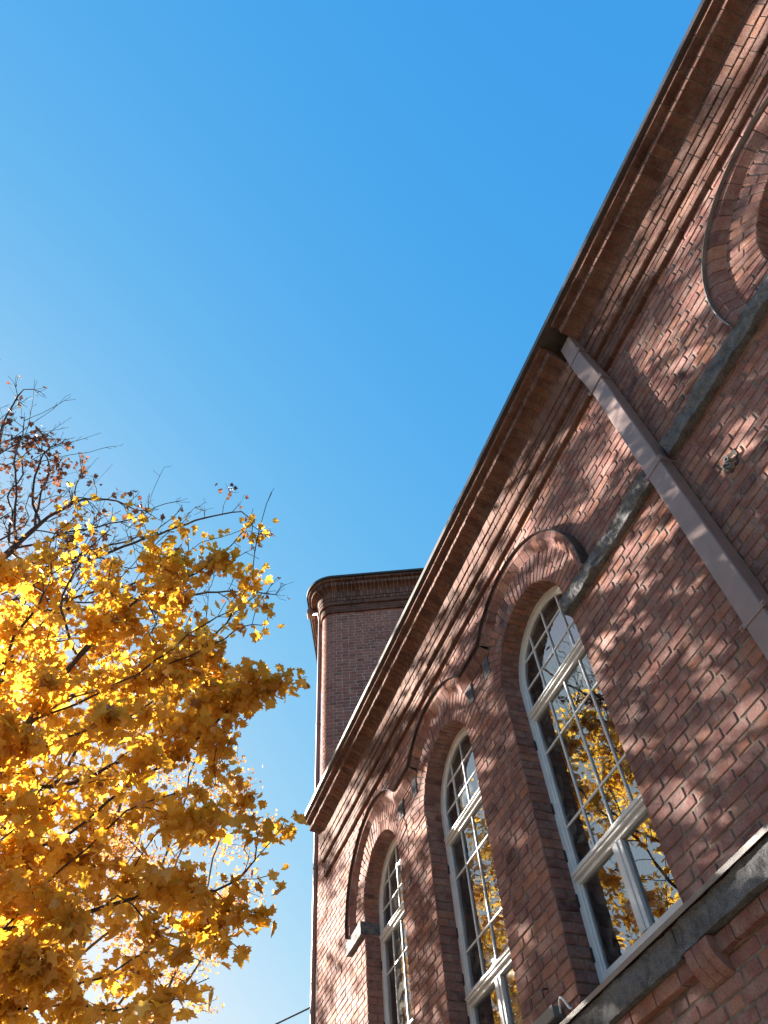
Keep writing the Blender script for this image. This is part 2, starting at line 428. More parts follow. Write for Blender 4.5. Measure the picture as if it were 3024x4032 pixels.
# plain rear and end walls, floor slab edge (never in the picture, they close the volume)
shell = MB()
shell.box(D + 0.55, 13.0, Y0, Y0 + 0.3, 0, Z(2.2)); shell.box(12.7, 13.0, Y0 + 0.3, 9.0, 0, Z(2.2))
adopt(shell.build("rear_wall", M_BRICK_SHADE), bld)
roof = MB()
zr = Z(2.2505); xr = D - Y(0.118)
roof.poly([(xr, Y0 - 0.3, zr), (xr, YE, zr), (8.2, YE - 1.8, zr + 1.9), (8.2, Y0 - 0.3, zr + 1.9)])
roof.poly([(8.2, YE - 1.8, zr + 1.9), (8.2, Y0 - 0.3, zr + 1.9), (13.4, Y0 - 0.3, zr - 0.1), (13.4, YE - 3.0, zr - 0.1)])
roof.poly([(xr, Y0 - 0.3, zr - 0.03), (xr, YE, zr - 0.03), (13.4, YE - 3.4, zr - 0.13), (13.4, Y0 - 0.3, zr - 0.13)])
adopt(roof.build("roof", M_ROOF), bld)

# arch rings
def arch_ring(yc):
    mb = MB(); mo = MB()
    nv = 33; Rm = (RIN + ROUT) / 2
    def F(u, v, d): 
        a = u / Rm
        return (D - d, yc + v * math.cos(a), ZS + v * math.sin(a))
    tot = math.pi * Rm; st = tot / nv
    for i in range(nv):
        u0 = i * st + 0.0058; u1 = (i + 1) * st - 0.0058
        k = (i * 7 + int(yc * 10)) % 3
        r1 = RIN + [0.128, 0.165, 0.128][k] if i % 2 else (RIN + 0.165 if k == 1 else None)
        if r1 is None: block(mb, F, u0, u1, RIN + 0.001, ROUT, 0.0100, -0.02, 0.0045, 0.008, 0.0018)
        else:
            block(mb, F, u0, u1, RIN + 0.001, r1, 0.0100, -0.02, 0.0045, 0.008, 0.0018)
            block(mb, F, u0, u1, r1 + 0.010, ROUT, 0.0100, -0.02, 0.0045, 0.008, 0.0018)
    def G(u, v, d):        # soffit of the arch: u along the arc, v depth into the wall
        a = u / RIN
        return (D + v, yc + (RIN - d) * math.cos(a), ZS + (RIN - d) * math.sin(a))
    st2 = math.pi * RIN / nv
    for i in range(nv):
        u0 = i * st2 + 0.0045; u1 = (i + 1) * st2 - 0.0045
        if i % 2:
            block(mb, G, u0, u1, 0.002, 0.125, 0.0015); block(mb, G, u0, u1, 0.136, DEP, 0.001)
        else: block(mb, G, u0, u1, 0.002, DEP, 0.0015)
    n = 48
    for i in range(n):
        a0 = math.pi * i / n; a1 = math.pi * (i + 1) / n
        c0, s0, c1, s1 = math.cos(a0), math.sin(a0), math.cos(a1), math.sin(a1)
        r0, r1 = RIN + 0.004, ROUT + 0.01
        mo.poly([(D - 0.0005, yc + r0 * c0, ZS + r0 * s0), (D - 0.0005, yc + r1 * c0, ZS + r1 * s0), (D - 0.0005, yc + r1 * c1, ZS + r1 * s1), (D - 0.0005, yc + r0 * c1, ZS + r0 * s1)])
        mo.poly([(D, yc + (RIN + 0.007) * c0, ZS + (RIN + 0.007) * s0), (D + DEP, yc + (RIN + 0.007) * c0, ZS + (RIN + 0.007) * s0), (D + DEP, yc + (RIN + 0.007) * c1, ZS + (RIN + 0.007) * s1), (D, yc + (RIN + 0.007) * c1, ZS + (RIN + 0.007) * s1)])
    mi = join_mortar(mb, mo)
    adopt(mb.build("brick_arch", [M_BRICK, M_MORTAR], None, mi), bld)
for yc in WC: arch_ring(yc)

# hood moulds with their sheet-metal caps
HR0, HR1, HR2 = Y(0.285), Y(0.311), Y(0.333); HP = Y(0.0215)
HPROF = [(HR0 - 0.002, -0.01), (HR0, 0.012), (HR0 + 0.012, 0.014), (HR1 - 0.004, HP - 0.004), (HR1, HP), (HR2 - 0.003, HP), (HR2, HP - 0.004), (HR2, -0.01)]
FPROF = [(HR2 + 0.001, -0.005), (HR2 - 0.001, HP + 0.030), (HR2 - 0.006, HP + 0.034), (HR2 - 0.004, HP + 0.037), (HR2 + 0.0045, HP + 0.033), (HR2 + 0.007, -0.005)]
ZRUN = Z(1.779)
a_run = math.asin((ZRUN - ZS) / HR2)
def hood(yc, a0, a1):
    """a0..a1: angles from the +y springing over the crown to the -y springing"""
    mb = MB(); mo = MB()
    def Q(s, r, p): return (D - p, yc + r * math.cos(s / HR2), ZS + r * math.sin(s / HR2))
    s0, s1 = a0 * HR2, a1 * HR2
    k = max(1, round((s1 - s0) / 0.137)); u = (s1 - s0) / k
    sweep_units(mb, mo, Q, HPROF, s0, s1, u, 0.009, 1, 0.0015, 0, 30)
    mi = join_mortar(mb, mo)
    h = adopt(mb.build("hood_mould", [M_BRICK, M_MORTAR], None, mi), bld)
    fl = MB(); sweep(fl, Q, FPROF, s0 - 0.004, s1 + 0.004, 40)
    f_ = fl.build("flashing", M_FLASH if yc < 1 else M_FLASHD, h)
    return h
ALOW = math.asin((Z(1.515) - ZS) / HR2)
hood(WC[0], ALOW, math.pi - ALOW)
hood(WC[1], a_run, math.pi - ALOW)
hood(WC[2], a_run, math.pi - a_run)
hood(WC[3], ALOW, math.pi - a_run)
def hood_run(yc0, yc1):
    mb = MB(); mo = MB()
    ya = yc0 + HR2 * math.cos(a_run); yb = yc1 - HR2 * math.cos(a_run)
    def Q(s, r, p): return (D - p, s, ZRUN - HR2 + r)
    def mitred(s, r, p):
        ex = (HR2 - r) * 0.62
        return (D - p, (ya - ex) if s < (ya + yb) / 2 else (yb + ex), ZRUN - HR2 + r)
    k = 4; u = (yb - ya) / k
    for i in range(k):
        e0 = ya + i * u + (0.004 if i else 0); e1 = ya + (i + 1) * u - (0.004 if i < k - 1 else 0)
        t_ = tint()
        if i == 0 or i == k - 1:
            b = len(mb.v); n_ = len(HPROF)
            for s in (e0, e1):
                for r, p in HPROF:
                    yy = s
                    if i == 0 and s == e0: yy = ya - (HR2 - r) * 0.62
                    if i == k - 1 and s == e1: yy = yb + (HR2 - r) * 0.62
                    mb.v.append((D - p, yy, ZRUN - HR2 + r))
            for j in range(n_):
                j2 = (j + 1) % n_; mb.face((b + j, b + j2, b + n_ + j2, b + n_ + j), t_)
            mb.face(tuple(b + j for j in range(n_)), t_); mb.face(tuple(b + n_ + j for j in range(n_)), t_)
        else: sweep(mb, Q, HPROF, e0, e1, 1, t_, True, 0.0012)
    sweep(mo, Q, inset(HPROF, 0.006), ya, yb, 1)
    mi = join_mortar(mb, mo)
    h = adopt(mb.build("hood_mould", [M_BRICK, M_MORTAR], None, mi), bld)
    fl = MB(); sweep(fl, Q, FPROF, ya - 0.003, yb + 0.003, 1)
    f_ = fl.build("flashing", M_FLASHD, h)
    return ya, yb
runs = [hood_run(WC[1], WC[2]), hood_run(WC[2], WC[3])]

# granite: bands, imposts, sill
def rough_stone(name, y0, y1, z0, z1, p, amp, ny, nz, back=0.05, seed=0.0, sc_=6.0, mat_=M_STONE, dome=0.0):
    """rock-faced block: a grid front pushed about by noise, with its rims"""
    mb = MB(); g = []
    for i in range(ny + 1):
        for j in range(nz + 1):
            y = y0 + (y1 - y0) * i / ny; z = z0 + (z1 - z0) * j / nz
            n_ = noise.fractal(Vector((y * sc_ + seed, z * sc_ * 1.2, seed * 1.7)), 0.9, 2.1, 5)
            n2 = noise.noise(Vector((y * sc_ * 0.45 + seed, z * 3, 3.3 + seed)))
            e = 1.0 if 0 < j < nz else 0.55
            q = p + amp * e * (0.8 * n_ + 0.7 * n2)
            if dome: q += dome * (1 - abs(2 * i / ny - 1)) * (1 - abs(2 * j / nz - 1) ** 1.2)
            zz = z + (0.35 * amp * noise.noise(Vector((y * 9 + seed, 9.1, seed))) if j in (0, nz) else 0)
            g.append(len(mb.v)); mb.v.append((D - q, y, zz))
    ix = lambda i, j: g[i * (nz + 1) + j]
    for i in range(ny):
        for j in range(nz): mb.face((ix(i, j), ix(i + 1, j), ix(i + 1, j + 1), ix(i, j + 1)))
    b = len(mb.v)
    for i in range(ny + 1):
        y = y0 + (y1 - y0) * i / ny
        mb.v += [(D + back, y, z0), (D + back, y, z1)]
    for i in range(ny):
        mb.face((b + 2 * i, b + 2 * i + 2, ix(i + 1, 0), ix(i, 0)))
        mb.face((b + 2 * i + 1, ix(i, nz), ix(i + 1, nz), b + 2 * i + 3))
    for i in (0, ny):
        mb.face((b + 2 * i,) + tuple(ix(i, j) for j in range(nz + 1)) + (b + 2 * i + 1,))
    return adopt(mb.build(name, mat_), bld)
zb0, zb1 = Z(1.4665), Z(1.5145)
rough_stone("stone_band", Y(0.131) - 0.02, Y(0.565), zb0, zb1, Y(0.020), 0.034, 90, 14, 0.05, 2.3)
rough_stone("stone_band", Y(0.640), Y(1.074) + 0.004, zb0, zb1, Y(0.020), 0.036, 90, 14, 0.05, 7.9)
rough_stone("stone_band", Y(2.735) - 0.004, Y(2.909), zb0, zb1, Y(0.0175), 0.012, 40, 12, 0.05, 4.4, 9.0)
# the end of that stone is seen along the reveal
im = MB(); im.box(D - 0.03, D + DEP - 0.004, Y(2.735) - 0.006, Y(2.735) + 0.2, zb0 + 0.002, zb1 - 0.002, 0.5, 0.006)
adopt(im.build("impost_stone", M_STONE), bld)
im = MB(); im.box(D - 0.03, D + DEP - 0.004, Y(1.074) - 0.2, Y(1.074) + 0.006, zb0 + 0.002, zb1 - 0.002, 0.5, 0.006)
adopt(im.build("impost_stone", M_STONE), bld)
for ya, yb in runs:
    for yy, sd in ((ya + 0.035, 1.1), (yb - 0.035, 5.2)):
        rough_stone("impost_block", yy - 0.060, yy + 0.060, Z(1.662), Z(1.729), 0.018, 0.012, 10, 12, 0.03, sd + yy, 10.0, M_STONE, 0.042)
zs0, zs1 = Z(0.617), Z(0.6665)
ys_ = [Y0, -3.2, -1.45, 0.35, 2.05, 3.62, 5.35, 7.02, 8.78, Y1 - 0.15]
for i_ in range(len(ys_) - 1):
    st_ = rough_stone("sill_band", ys_[i_] + 0.004, ys_[i_ + 1] - 0.004, zs0 + rng.uniform(-0.004, 0.004), zs1, Y(0.026) + rng.uniform(-0.006, 0.006), 0.026, 48, 9, 0.05, 12.7 + i_ * 3.1, 5.0)
    if i_ == 4: sill = st_
fl = MB()
def Q_y(s, r, p): return (D - p, s, r)
sweep(fl, Q_y, [(Z(0.689), -0.004), (Z(0.6735), 0.108), (Z(0.6655), 0.112), (Z(0.6655), 0.118), (Z(0.6755), 0.1165), (Z(0.692), -0.004)], Y0, Y1 - 0.14, 1)
for yc in WC:
    sweep(fl, Q_y, [(Z(0.7165), -DEP), (Z(0.6905), 0.0), (Z(0.6890), 0.004), (Z(0.7195), -DEP)], yc - HW + 0.004, yc + HW - 0.004, 1)
f_ = fl.build("sill_flashing", M_SILLF, sill)
# brick string under the sill with its little corbels
mb = MB(); mo = MB()
sweep_units(mb, mo, Q_y, [(Z(0.590), -0.01), (Z(0.590), 0.040), (Z(0.592), 0.045), (Z(0.6145), 0.045), (Z(0.6165), 0.040), (Z(0.6165), -0.01)], Y0, Y1 - 0.16, 0.265, 0.011, 1, 0.002)
mi = join_mortar(mb, mo); adopt(mb.build("string_course", [M_BRICK, M_MORTAR], None, mi), bld)
for yc in (Y(1.05), Y(1.05) + 2.11, Y(1.05) + 4.22, Y(1.05) - 2.2, Y(1.05) - 4.4):
    mb = MB()
    for k in range(3):
        sweep(mb, Q_y, [(Z(0.560), -0.01), (Z(0.563), 0.018), (Z(0.572), 0.052), (Z(0.586), 0.085), (Z(0.600), 0.098), (Z(0.615), 0.100), (Z(0.6165), 0.09), (Z(0.6165), -0.01)], yc - 0.108 + k * 0.073, yc - 0.108 + k * 0.073 + 0.069, 1, tint(), True, 0.001)
    adopt(mb.build("corbel", M_BRICK), bld)

# strings and cornice, written once and used along both eaves.  (r = height, p = projection) in metres
def cornice_rows(k=1.0):
    U = lambda a: a * D * k
    rows = []
    for i in range(3):
        z0 = U(i * 0.0227); z1 = U((i + 1) * 0.0227) - 0.009
        p = U(0.0140)
        rows.append(('string_course', [(z0, -0.01), (z0, p - 0.006), (z0 + 0.006, p), (z1 - 0.004, p), (z1, p - 0.004), (z1, -0.01)], 0.265 if i % 2 else 0.199, 0.07 * i))
    z0, z1, p = U(0.068), U(0.1035), U(0.028)
    rows.append(('string_course', [(z0, -0.01), (z0, p - 0.012), (z0 + 0.010, p - 0.002), (z0 + 0.03, p), (z1 - 0.012, p), (z1 - 0.006, p - 0.004), (z1 - 0.005, -0.01)], 0.268, 0.05))
    z0, z1, p = U(0.1055), U(0.1350), U(0.0305)
    rows.append(('cornice', [(z0, -0.01), (z0, p - 0.005), (z0 + 0.006, p), (z1 - 0.004, p), (z1, p - 0.004), (z1, -0.01)], 0.149, 0.02))
    z0, z1 = U(0.1370), U(0.1930)
    rows.append(('cornice', [(z0, -0.01), (z0, U(0.0330)), (z0 + 0.004, U(0.0345)), (z1 - 0.004, U(0.0385)), (z1, U(0.0385)), (z1, -0.01)], 0.149, 0.10))
    cove = [(U(0.1945), U(0.0385)), (U(0.2000), U(0.0400)), (U(0.2075), U(0.0470)), (U(0.2130), U(0.0570)), (U(0.2160), U(0.0680)), (U(0.2180), U(0.0830)), (U(0.2185), U(0.0865)), (U(0.2200), U(0.0880))]
    rows.append(('cornice', [(U(0.1945), -0.01)] + cove + [(U(0.2495), U(0.0880)), (U(0.2505), U(0.0870)), (U(0.2505), -0.01)], 0.0875, 0.0))
    rows.append(('cornice', [(U(0.2510), -0.01), (U(0.2510), U(0.1085)), (U(0.2522), U(0.1100)), (U(0.2695), U(0.1100)), (U(0.2705), U(0.109)), (U(0.2705), -0.01)], 0.268, 0.04))
    return rows
def eave_profile(k=1.0):
    U = lambda a: a * D * k
    return [(U(0.2715), -0.02), (U(0.2715), U(0.1190)), (U(0.2690), U(0.1205)), (U(0.2690), U(0.1235)), (U(0.2865), U(0.1245)), (U(0.2872), U(0.1220)), (U(0.2925), U(0.08)), (U(0.2925), -0.02)]
ZC = Z(1.968)
def Q_main(s, r, p): return (D - p, s, ZC + r)
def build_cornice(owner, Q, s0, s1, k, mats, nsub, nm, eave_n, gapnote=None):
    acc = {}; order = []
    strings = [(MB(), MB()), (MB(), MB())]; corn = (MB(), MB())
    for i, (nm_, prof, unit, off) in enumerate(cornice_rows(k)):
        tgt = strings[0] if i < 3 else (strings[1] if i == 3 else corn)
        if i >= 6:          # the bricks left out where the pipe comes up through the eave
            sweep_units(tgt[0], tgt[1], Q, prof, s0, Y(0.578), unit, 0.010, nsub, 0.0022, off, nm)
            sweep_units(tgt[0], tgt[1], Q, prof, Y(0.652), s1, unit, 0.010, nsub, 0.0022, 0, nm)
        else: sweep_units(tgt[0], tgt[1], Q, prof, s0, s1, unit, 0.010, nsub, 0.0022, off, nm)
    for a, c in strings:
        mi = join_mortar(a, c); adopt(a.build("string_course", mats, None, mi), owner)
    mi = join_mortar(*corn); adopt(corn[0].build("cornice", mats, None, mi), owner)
    ev = MB(); sweep(ev, Q, eave_profile(k), s0 - (0.0 if s0 > 0 else 0.2), s1 + 0.03, eave_n)
    return adopt(ev.build("roof_eave", M_EAVE), owner)
build_cornice(bld, Q_main, Y0, YE, 1.0, [M_BRICK_SHADE, M_MORTAR], 1, 1, 1)

# windows: a frame, panes and what stands behind the glass
XF = D * 1.06
def window(yc):
    f = MB()
    fw = Y(0.0205)
    zlo = Z(0.722)
    for sg in (1, -1):
        f.box(XF, XF + 0.09, min(sg * (HW - fw), sg * (HW + 0.004)), max(sg * (HW - fw), sg * (HW + 0.004)), zlo, ZS, 0.5, 0.006)
        f.box(XF + 0.018, XF + 0.07, min(sg * (HW - fw - 0.018), sg * (HW - fw)), max(sg * (HW - fw - 0.018), sg * (HW - fw)), zlo, ZS, 0.5, 0.004)
    def Qa(s, r, p): return (XF + p, r * math.cos(s), ZS + r * math.sin(s))
    sweep(f, Qa, [(HW + 0.004, 0), (HW + 0.004, 0.09), (HW - fw, 0.09), (HW - fw, 0.006), (HW - fw + 0.006, 0)], 0, math.pi, 40)
    sweep(f, Qa, [(HW - fw, 0.018), (HW - fw, 0.07), (HW - fw - 0.018, 0.07), (HW - fw - 0.018, 0.022)], 0, math.pi, 40)
    yi = HW - fw + 0.002
    # bottom rail, two moulded transoms
    f.box(XF - 0.012, XF + 0.09, -yi, yi, Z(0.722), Z(0.7365), 0.5, 0.005)
    f.box(XF + 0.004, XF + 0.08, -yi, yi, Z(0.7368), Z(0.757), 0.5, 0.005)
    for zt in (0.950, 1.432):
        f.box(XF + 0.004, XF + 0.08, -yi, yi, Z(zt), Z(zt + 0.011), 0.5, 0.004)
        f.box(XF - 0.022, XF + 0.09, -yi - 0.02, yi + 0.02, Z(zt + 0.0112), Z(zt + 0.0185), 0.5, 0.004)
        f.box(XF - 0.034, XF + 0.09, -yi - 0.02, yi + 0.02, Z(zt + 0.0187), Z(zt + 0.0255), 0.5, 0.004)
        f.box(XF - 0.010, XF + 0.09, -yi, yi, Z(zt + 0.0257), Z(zt + 0.0315), 0.5, 0.004)
        f.box(XF + 0.004, XF + 0.08, -yi, yi, Z(zt + 0.0317), Z(zt + 0.040), 0.5, 0.004)
    # casement mullion
    f.box(XF - 0.006, XF + 0.085, -0.018, 0.030, Z(0.7572), Z(0.9497), 0.5, 0.005)
    f.box(XF + 0.004, XF + 0.07, -0.060, -0.0185, Z(0.7572), Z(0.9497), 0.5, 0.004)
    f.box(XF + 0.004, XF + 0.07, 0.0305, 0.060, Z(0.7572), Z(0.9497), 0.5, 0.004)
    win = adopt(f.build("window", M_WHITE), bld)
    # glazing bars
    g = MB(); mw = 0.0108
    cols = [-Y(0.0865), 0.0, Y(0.0865)]
    for c in cols:
        g.box(XF + 0.022, XF + 0.055, c - mw, c + mw, Z(0.9903), Z(1.4318), 0.5, 0.004)
        ri = HW - fw - 0.016
        g.box(XF + 0.022, XF + 0.055, c - mw, c + mw, Z(1.4722), ZS + math.sqrt(ri * ri - c * c), 0.5, 0.004)
    for z_ in (1.096, 1.318, 1.549, 1.637):
        w_ = HW - fw - 0.016
        if Z(z_) > ZS: w_ = math.sqrt(w_ * w_ - (Z(z_) - ZS) ** 2)
        g.box(XF + 0.026, XF + 0.050, -w_, w_, Z(z_) - mw, Z(z_) + mw, 0.5, 0.003)
    sub = []
    sub.append(g.build("glazing_bar", M_WHITE, win))
    # panes: each one sits a hair out of true, as old glass does
    p = MB(); xg = XF + 0.036
    rr = random.Random(3)
    edges = [-HW + fw * 0.7] + cols + [HW - fw * 0.7]
    def pane(y0, y1, z0, z1, top=None):
        ty, tz = rr.gauss(0, 0.004), rr.gauss(0, 0.004)
        ym, zm = (y0 + y1) / 2, (z0 + z1) / 2
        pts = [(y0, z0), (y1, z0), (y1, z1), (y0, z1)] if top is None else top
        p.poly([(xg + ty * (a - ym) + tz * (b - zm), a, b) for a, b in pts][::-1])
    pane(-HW + fw, -0.03, Z(0.75), Z(0.955)); pane(0.03, HW - fw, Z(0.75), Z(0.955))
    zr_ = [0.985, 1.096, 1.318, 1.436]
    for i in range(4):
        for j in range(3): pane(edges[i], edges[i + 1], Z(zr_[j]), Z(zr_[j + 1]))
    zr_ = [1.468, 1.549]
    R_ = HW - fw * 0.7
    for i in range(4): pane(edges[i], edges[i + 1], Z(1.468), ZS)
    for i in range(4):
        a, c = edges[i], edges[i + 1]; h = Z(1.637) - ZS
        up = lambda y: math.sqrt(max(0, R_ * R_ - y * y))
        bot = [(a, ZS), (c, ZS)]
        ys = [c + (a - c) * k / 8 for k in range(9)]
        pane(a, c, ZS, ZS + h, bot + [(y, ZS + min(h, up(y))) for y in ys])
        if max(up(a), up(c)) > h:
            pane(a, c, ZS + h, ZS + R_, [(y, ZS + max(h, up(y))) for y in ys] + [(a, ZS + h), (c, ZS + h)][0:2])
    sub.append(p.build("glass", M_GLASS, win, None, False, False))
    # inside: plastered reveal, dark room, blind
    r = MB(); xi0, xi1 = XF + 0.09, XF + 0.55
    w_ = HW + 0.02; n = 20
    prof = [(-w_, Z(0.70)), (w_, Z(0.70)), (w_, ZS)] + [(w_ * math.cos(math.pi * k / n), ZS + w_ * math.sin(math.pi * k / n)) for k in range(1, n)] + [(-w_, ZS)]
    for k in range(len(prof)):
        a, c = prof[k], prof[(k + 1) % len(prof)]
        r.poly([(xi0, a[0], a[1]), (xi1, a[0], a[1]), (xi1, c[0], c[1]), (xi0, c[0], c[1])])
    sub.append(r.build("reveal", M_PLASTER, win, None, False, False))
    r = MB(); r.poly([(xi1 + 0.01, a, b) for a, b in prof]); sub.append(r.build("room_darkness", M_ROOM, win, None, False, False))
    b = MB(); zz = Z(0.78)
    while zz < Z(1.42):
        b.poly([(XF + 0.30, -w_ + 0.05, zz), (XF + 0.30, w_ - 0.14, zz), (XF + 0.345, w_ - 0.14, zz + 0.022), (XF + 0.345, -w_ + 0.05, zz + 0.022)])
        zz += 0.043
    sub.append(b.build("blind", M_BLIND, win, None, False, False))
    for z_ in (1.36, 1.16, 1.03, 0.92, 0.80):
        h = MB(); h.box(XF - 0.012, XF + 0.02, HW - 0.022, HW - 0.004, Z(z_) - 0.05, Z(z_) + 0.05, 0.5, 0.003)
        sub.append(h.build("hinge", M_DARK, win))
    for s_ in sub: s_.matrix_parent_inverse = Matrix.Identity(4)
    return win, sub
win0, subs = window(0)
def place_window(win, yc): win.matrix_parent_inverse = Matrix.Identity(4); win.location = (-bld.location.x, yc - bld.location.y, 0)
place_window(win0, WC[0])
for yc in WC[1:]:
    w2 = win0.copy(); col.objects.link(w2); w2.parent = bld; place_window(w2, yc)
    for s_ in subs:
        c2 = s_.copy(); col.objects.link(c2); c2.parent = w2

# downpipe with its swan neck and straps
def box_pipe(pts, w, dep, t=0.5):
    """rectangular pipe: pts = (front x, y, z)"""
    mb = MB(); b0 = []
    for x, y, z in pts:
        b = len(mb.v); b0.append(b); c = 0.008
        mb.v += [(x, y - w / 2 + c, z), (x, y + w / 2 - c, z), (x + c, y + w / 2, z), (x + dep, y + w / 2, z), (x + dep, y - w / 2, z), (x + c, y - w / 2, z)]
    for i in range(len(b0) - 1):
        for k in range(6):
            k2 = (k + 1) % 6; mb.face((b0[i] + k, b0[i] + k2, b0[i + 1] + k2, b0[i + 1] + k), t)
    mb.face(tuple(b0[0] + k for k in range(6))); mb.face(tuple(b0[-1] + k for k in range(6)))
    return mb
py = Y(0.6035); pw = Y(0.051); pd = Y(0.037)
PX = lambda p: D - Y(p)
pm = box_pipe([(PX(.0423), py, 0.15), (PX(.0423), py, Z(0.953)), (PX(.0423), py, Z(1.450)), (PX(.0423), py, Z(1.905))], pw, pd)
pm2 = box_pipe([(PX(.0432), py, Z(1.895)), (PX(.0445), py, Z(1.915)), (PX(.060), py, Z(2.020)), (PX(.061), py, Z(2.075)), (PX(.061), py, Z(2.185))], pw * 1.04, pd)
b = len(pm.v); pm.v += pm2.v; pm.f += [tuple(b + i for i in f) for f in pm2.f]; pm.t += pm2.t
pipe = adopt(pm.build("downpipe", M_PIPE), bld)
for zz, pp in ((0.953, .0423), (1.450, .0423), (1.903, .0438), (2.072, .061), (0.45, .0423)):
    br = MB(); x = PX(pp); z_ = Z(zz)
    br.box(x - 0.006, x - 0.001, py - pw / 2 - 0.034, py + pw / 2 + 0.034, z_ - 0.018, z_ + 0.018, 0.5, 0.0015)
    for sg in (1, -1):
        yy = py + sg * (pw / 2 + 0.020)
        br.tube([(x - 0.012, yy, z_), (D + 0.01, yy, z_)], 0.006, 8)
        br.tube([(x - 0.016, yy, z_), (x - 0.006, yy, z_)], 0.010, 6)
    br.build("pipe_bracket", M_PIPE, pipe)

# repaired patch with two pipe stubs, wall hook
pt = MB(); py_, pz_ = Y(0.470), Z(1.291)
ring = []
for k in range(26):
    a = 2 * math.pi * k / 26; rr_ = 0.088 * (1 + 0.75 * noise.noise(Vector((math.cos(a) * 1.6, math.sin(a) * 1.6, 4.2))))
    ring.append((py_ + rr_ * math.cos(a) * 0.85, pz_ + rr_ * math.sin(a)))
c0 = len(pt.v); pt.v.append((D + 0.004, py_, pz_))
for s_, dx in ((1.0, 0.002), (0.9, -0.006), (0.5, 0.0)):
    for a, q in ring: pt.v.append((D + dx + 0.003 * noise.noise(Vector((a * 40, q * 40, s_))), py_ + (a - py_) * s_, pz_ + (q - pz_) * s_))
for r_ in range(2):
    for k in range(26):
        k2 = (k + 1) % 26; pt.face((1 + r_ * 26 + k, 1 + r_ * 26 + k2, 1 + (r_ + 1) * 26 + k2, 1 + (r_ + 1) * 26 + k))
for k in range(26): pt.face((0, 53 + k, 53 + (k + 1) % 26))
adopt(pt.build("mortar_patch", paint("dark_mortar", (0.055, 0.045, 0.040), 0.95, 0.5)), bld)
for dy, dz in ((0.008, 0.028), (0.022, -0.022), (0.045, 0.0)):
    st_ = MB(); n = 12; rings = []
    for x, r_ in ((D, 0.019), (D - 0.045, 0.019), (D - 0.045, 0.014), (D - 0.005, 0.014)):
        rings.append(len(st_.v))
        for k in range(n): st_.v.append((x, py_ + dy + r_ * math.cos(2 * math.pi * k / n), pz_ + dz - 0.02 + r_ * math.sin(2 * math.pi * k / n)))
    for i in range(3):
        for k in range(n): st_.face((rings[i] + k, rings[i] + (k + 1) % n, rings[i + 1] + (k + 1) % n, rings[i + 1] + k))
    st_.face(tuple(rings[3] + k for k in range(n)))
    adopt(st_.build("pipe_stub", M_FLASH), bld)
hk = MB(); hy, hz = Y(1.575), Z(0.770)
hk.tube([(D + 0.01, hy, hz + 0.02), (D - 0.03, hy, hz + 0.02), (D - 0.042, hy, hz + 0.01), (D - 0.042, hy - 0.002, hz - 0.045)], 0.006, 8)
adopt(hk.build("wall_hook", M_DARK), bld)

# ------------------------------------------------------------------ grey box with its cable, on the sill sheet
bx0 = Y(1.528); bz = Z(0.7155)
box_ = empty("junction_box", "grey metal box fixed above the granite sill beside the nearest full window", "box", (D - 0.06, bx0 + 0.5, Z(0.69)))
q = MB(); q.box(D - 0.085, D - 0.004, bx0, bx0 + 1.15, bz - 0.052, bz + 0.022, 0.5, 0.004); adopt(q.build("housing", M_BOX), box_)
q = MB(); q.box(D - 0.092, D - 0.086, bx0 - 0.006, bx0 + 1.156, bz - 0.050, bz + 0.026, 0.5, 0.002); adopt(q.build("lid", M_BOX), box_)
q = MB(); cp = []
for k in range(15):
    t_ = k / 14; cp.append((D - 0.035 - 0.02 * math.sin(t_ * 3.1), bx0 - 0.005 - 0.155 * t_, bz - 0.03 + 0.085 * math.sin(min(1, t_ * 1.12) * math.pi) - 0.03 * t_))
q.tube(cp, 0.0085, 8); adopt(q.build("cable", M_CABLE, None, None, True), box_)

# ------------------------------------------------------------------ the taller block behind, turned 23.5 degrees, with a rounded corner
AF = math.radians(-23.5)
fx, fy = math.cos(AF), math.sin(AF)          # along the front face
gx, gy = -fy, fx                              # along the left face (away)
CR = 0.26
T = (3.312, 11.085); na = math.radians(163.3)
CX, CY = T[0] - CR * math.cos(na), T[1] - CR * math.sin(na)
LA = CR * math.pi / 2
def wing_path(s):
    """s < 0: left face (towards the far end); 0..LA rounded corner; beyond: front face"""
    if s < 0:
        nx, ny = -gy, gx                      # outward normal of the left face
        bx, by = CX + CR * nx - s * gx, CY + CR * ny - s * gy
    elif s < LA:
        a = math.atan2(gx, -gy) + (s / CR)
        nx, ny = math.cos(a), math.sin(a); bx, by = CX + CR * nx, CY + CR * ny
    else:
        nx, ny = -gx, -gy
        bx, by = CX + CR * nx + (s - LA) * fx, CY + CR * ny + (s - LA) * fy
    return bx, by, nx, ny
wing = empty("corner_block", "taller brick block with a rounded corner rising behind the end of the long roof", "building", (CX, CY, 0))
wz = Z(0) + 12.66
def F_wing(u, v, d):
    bx, by, nx, ny = wing_path(u); return (bx + nx * d, by + ny * d, v)
wm = MB(); wmo = MB()
SA, SB = -2.2, 4.6
row = 0; z0 = 7.0
nr = int((wz + 0.25 - z0) / C0)
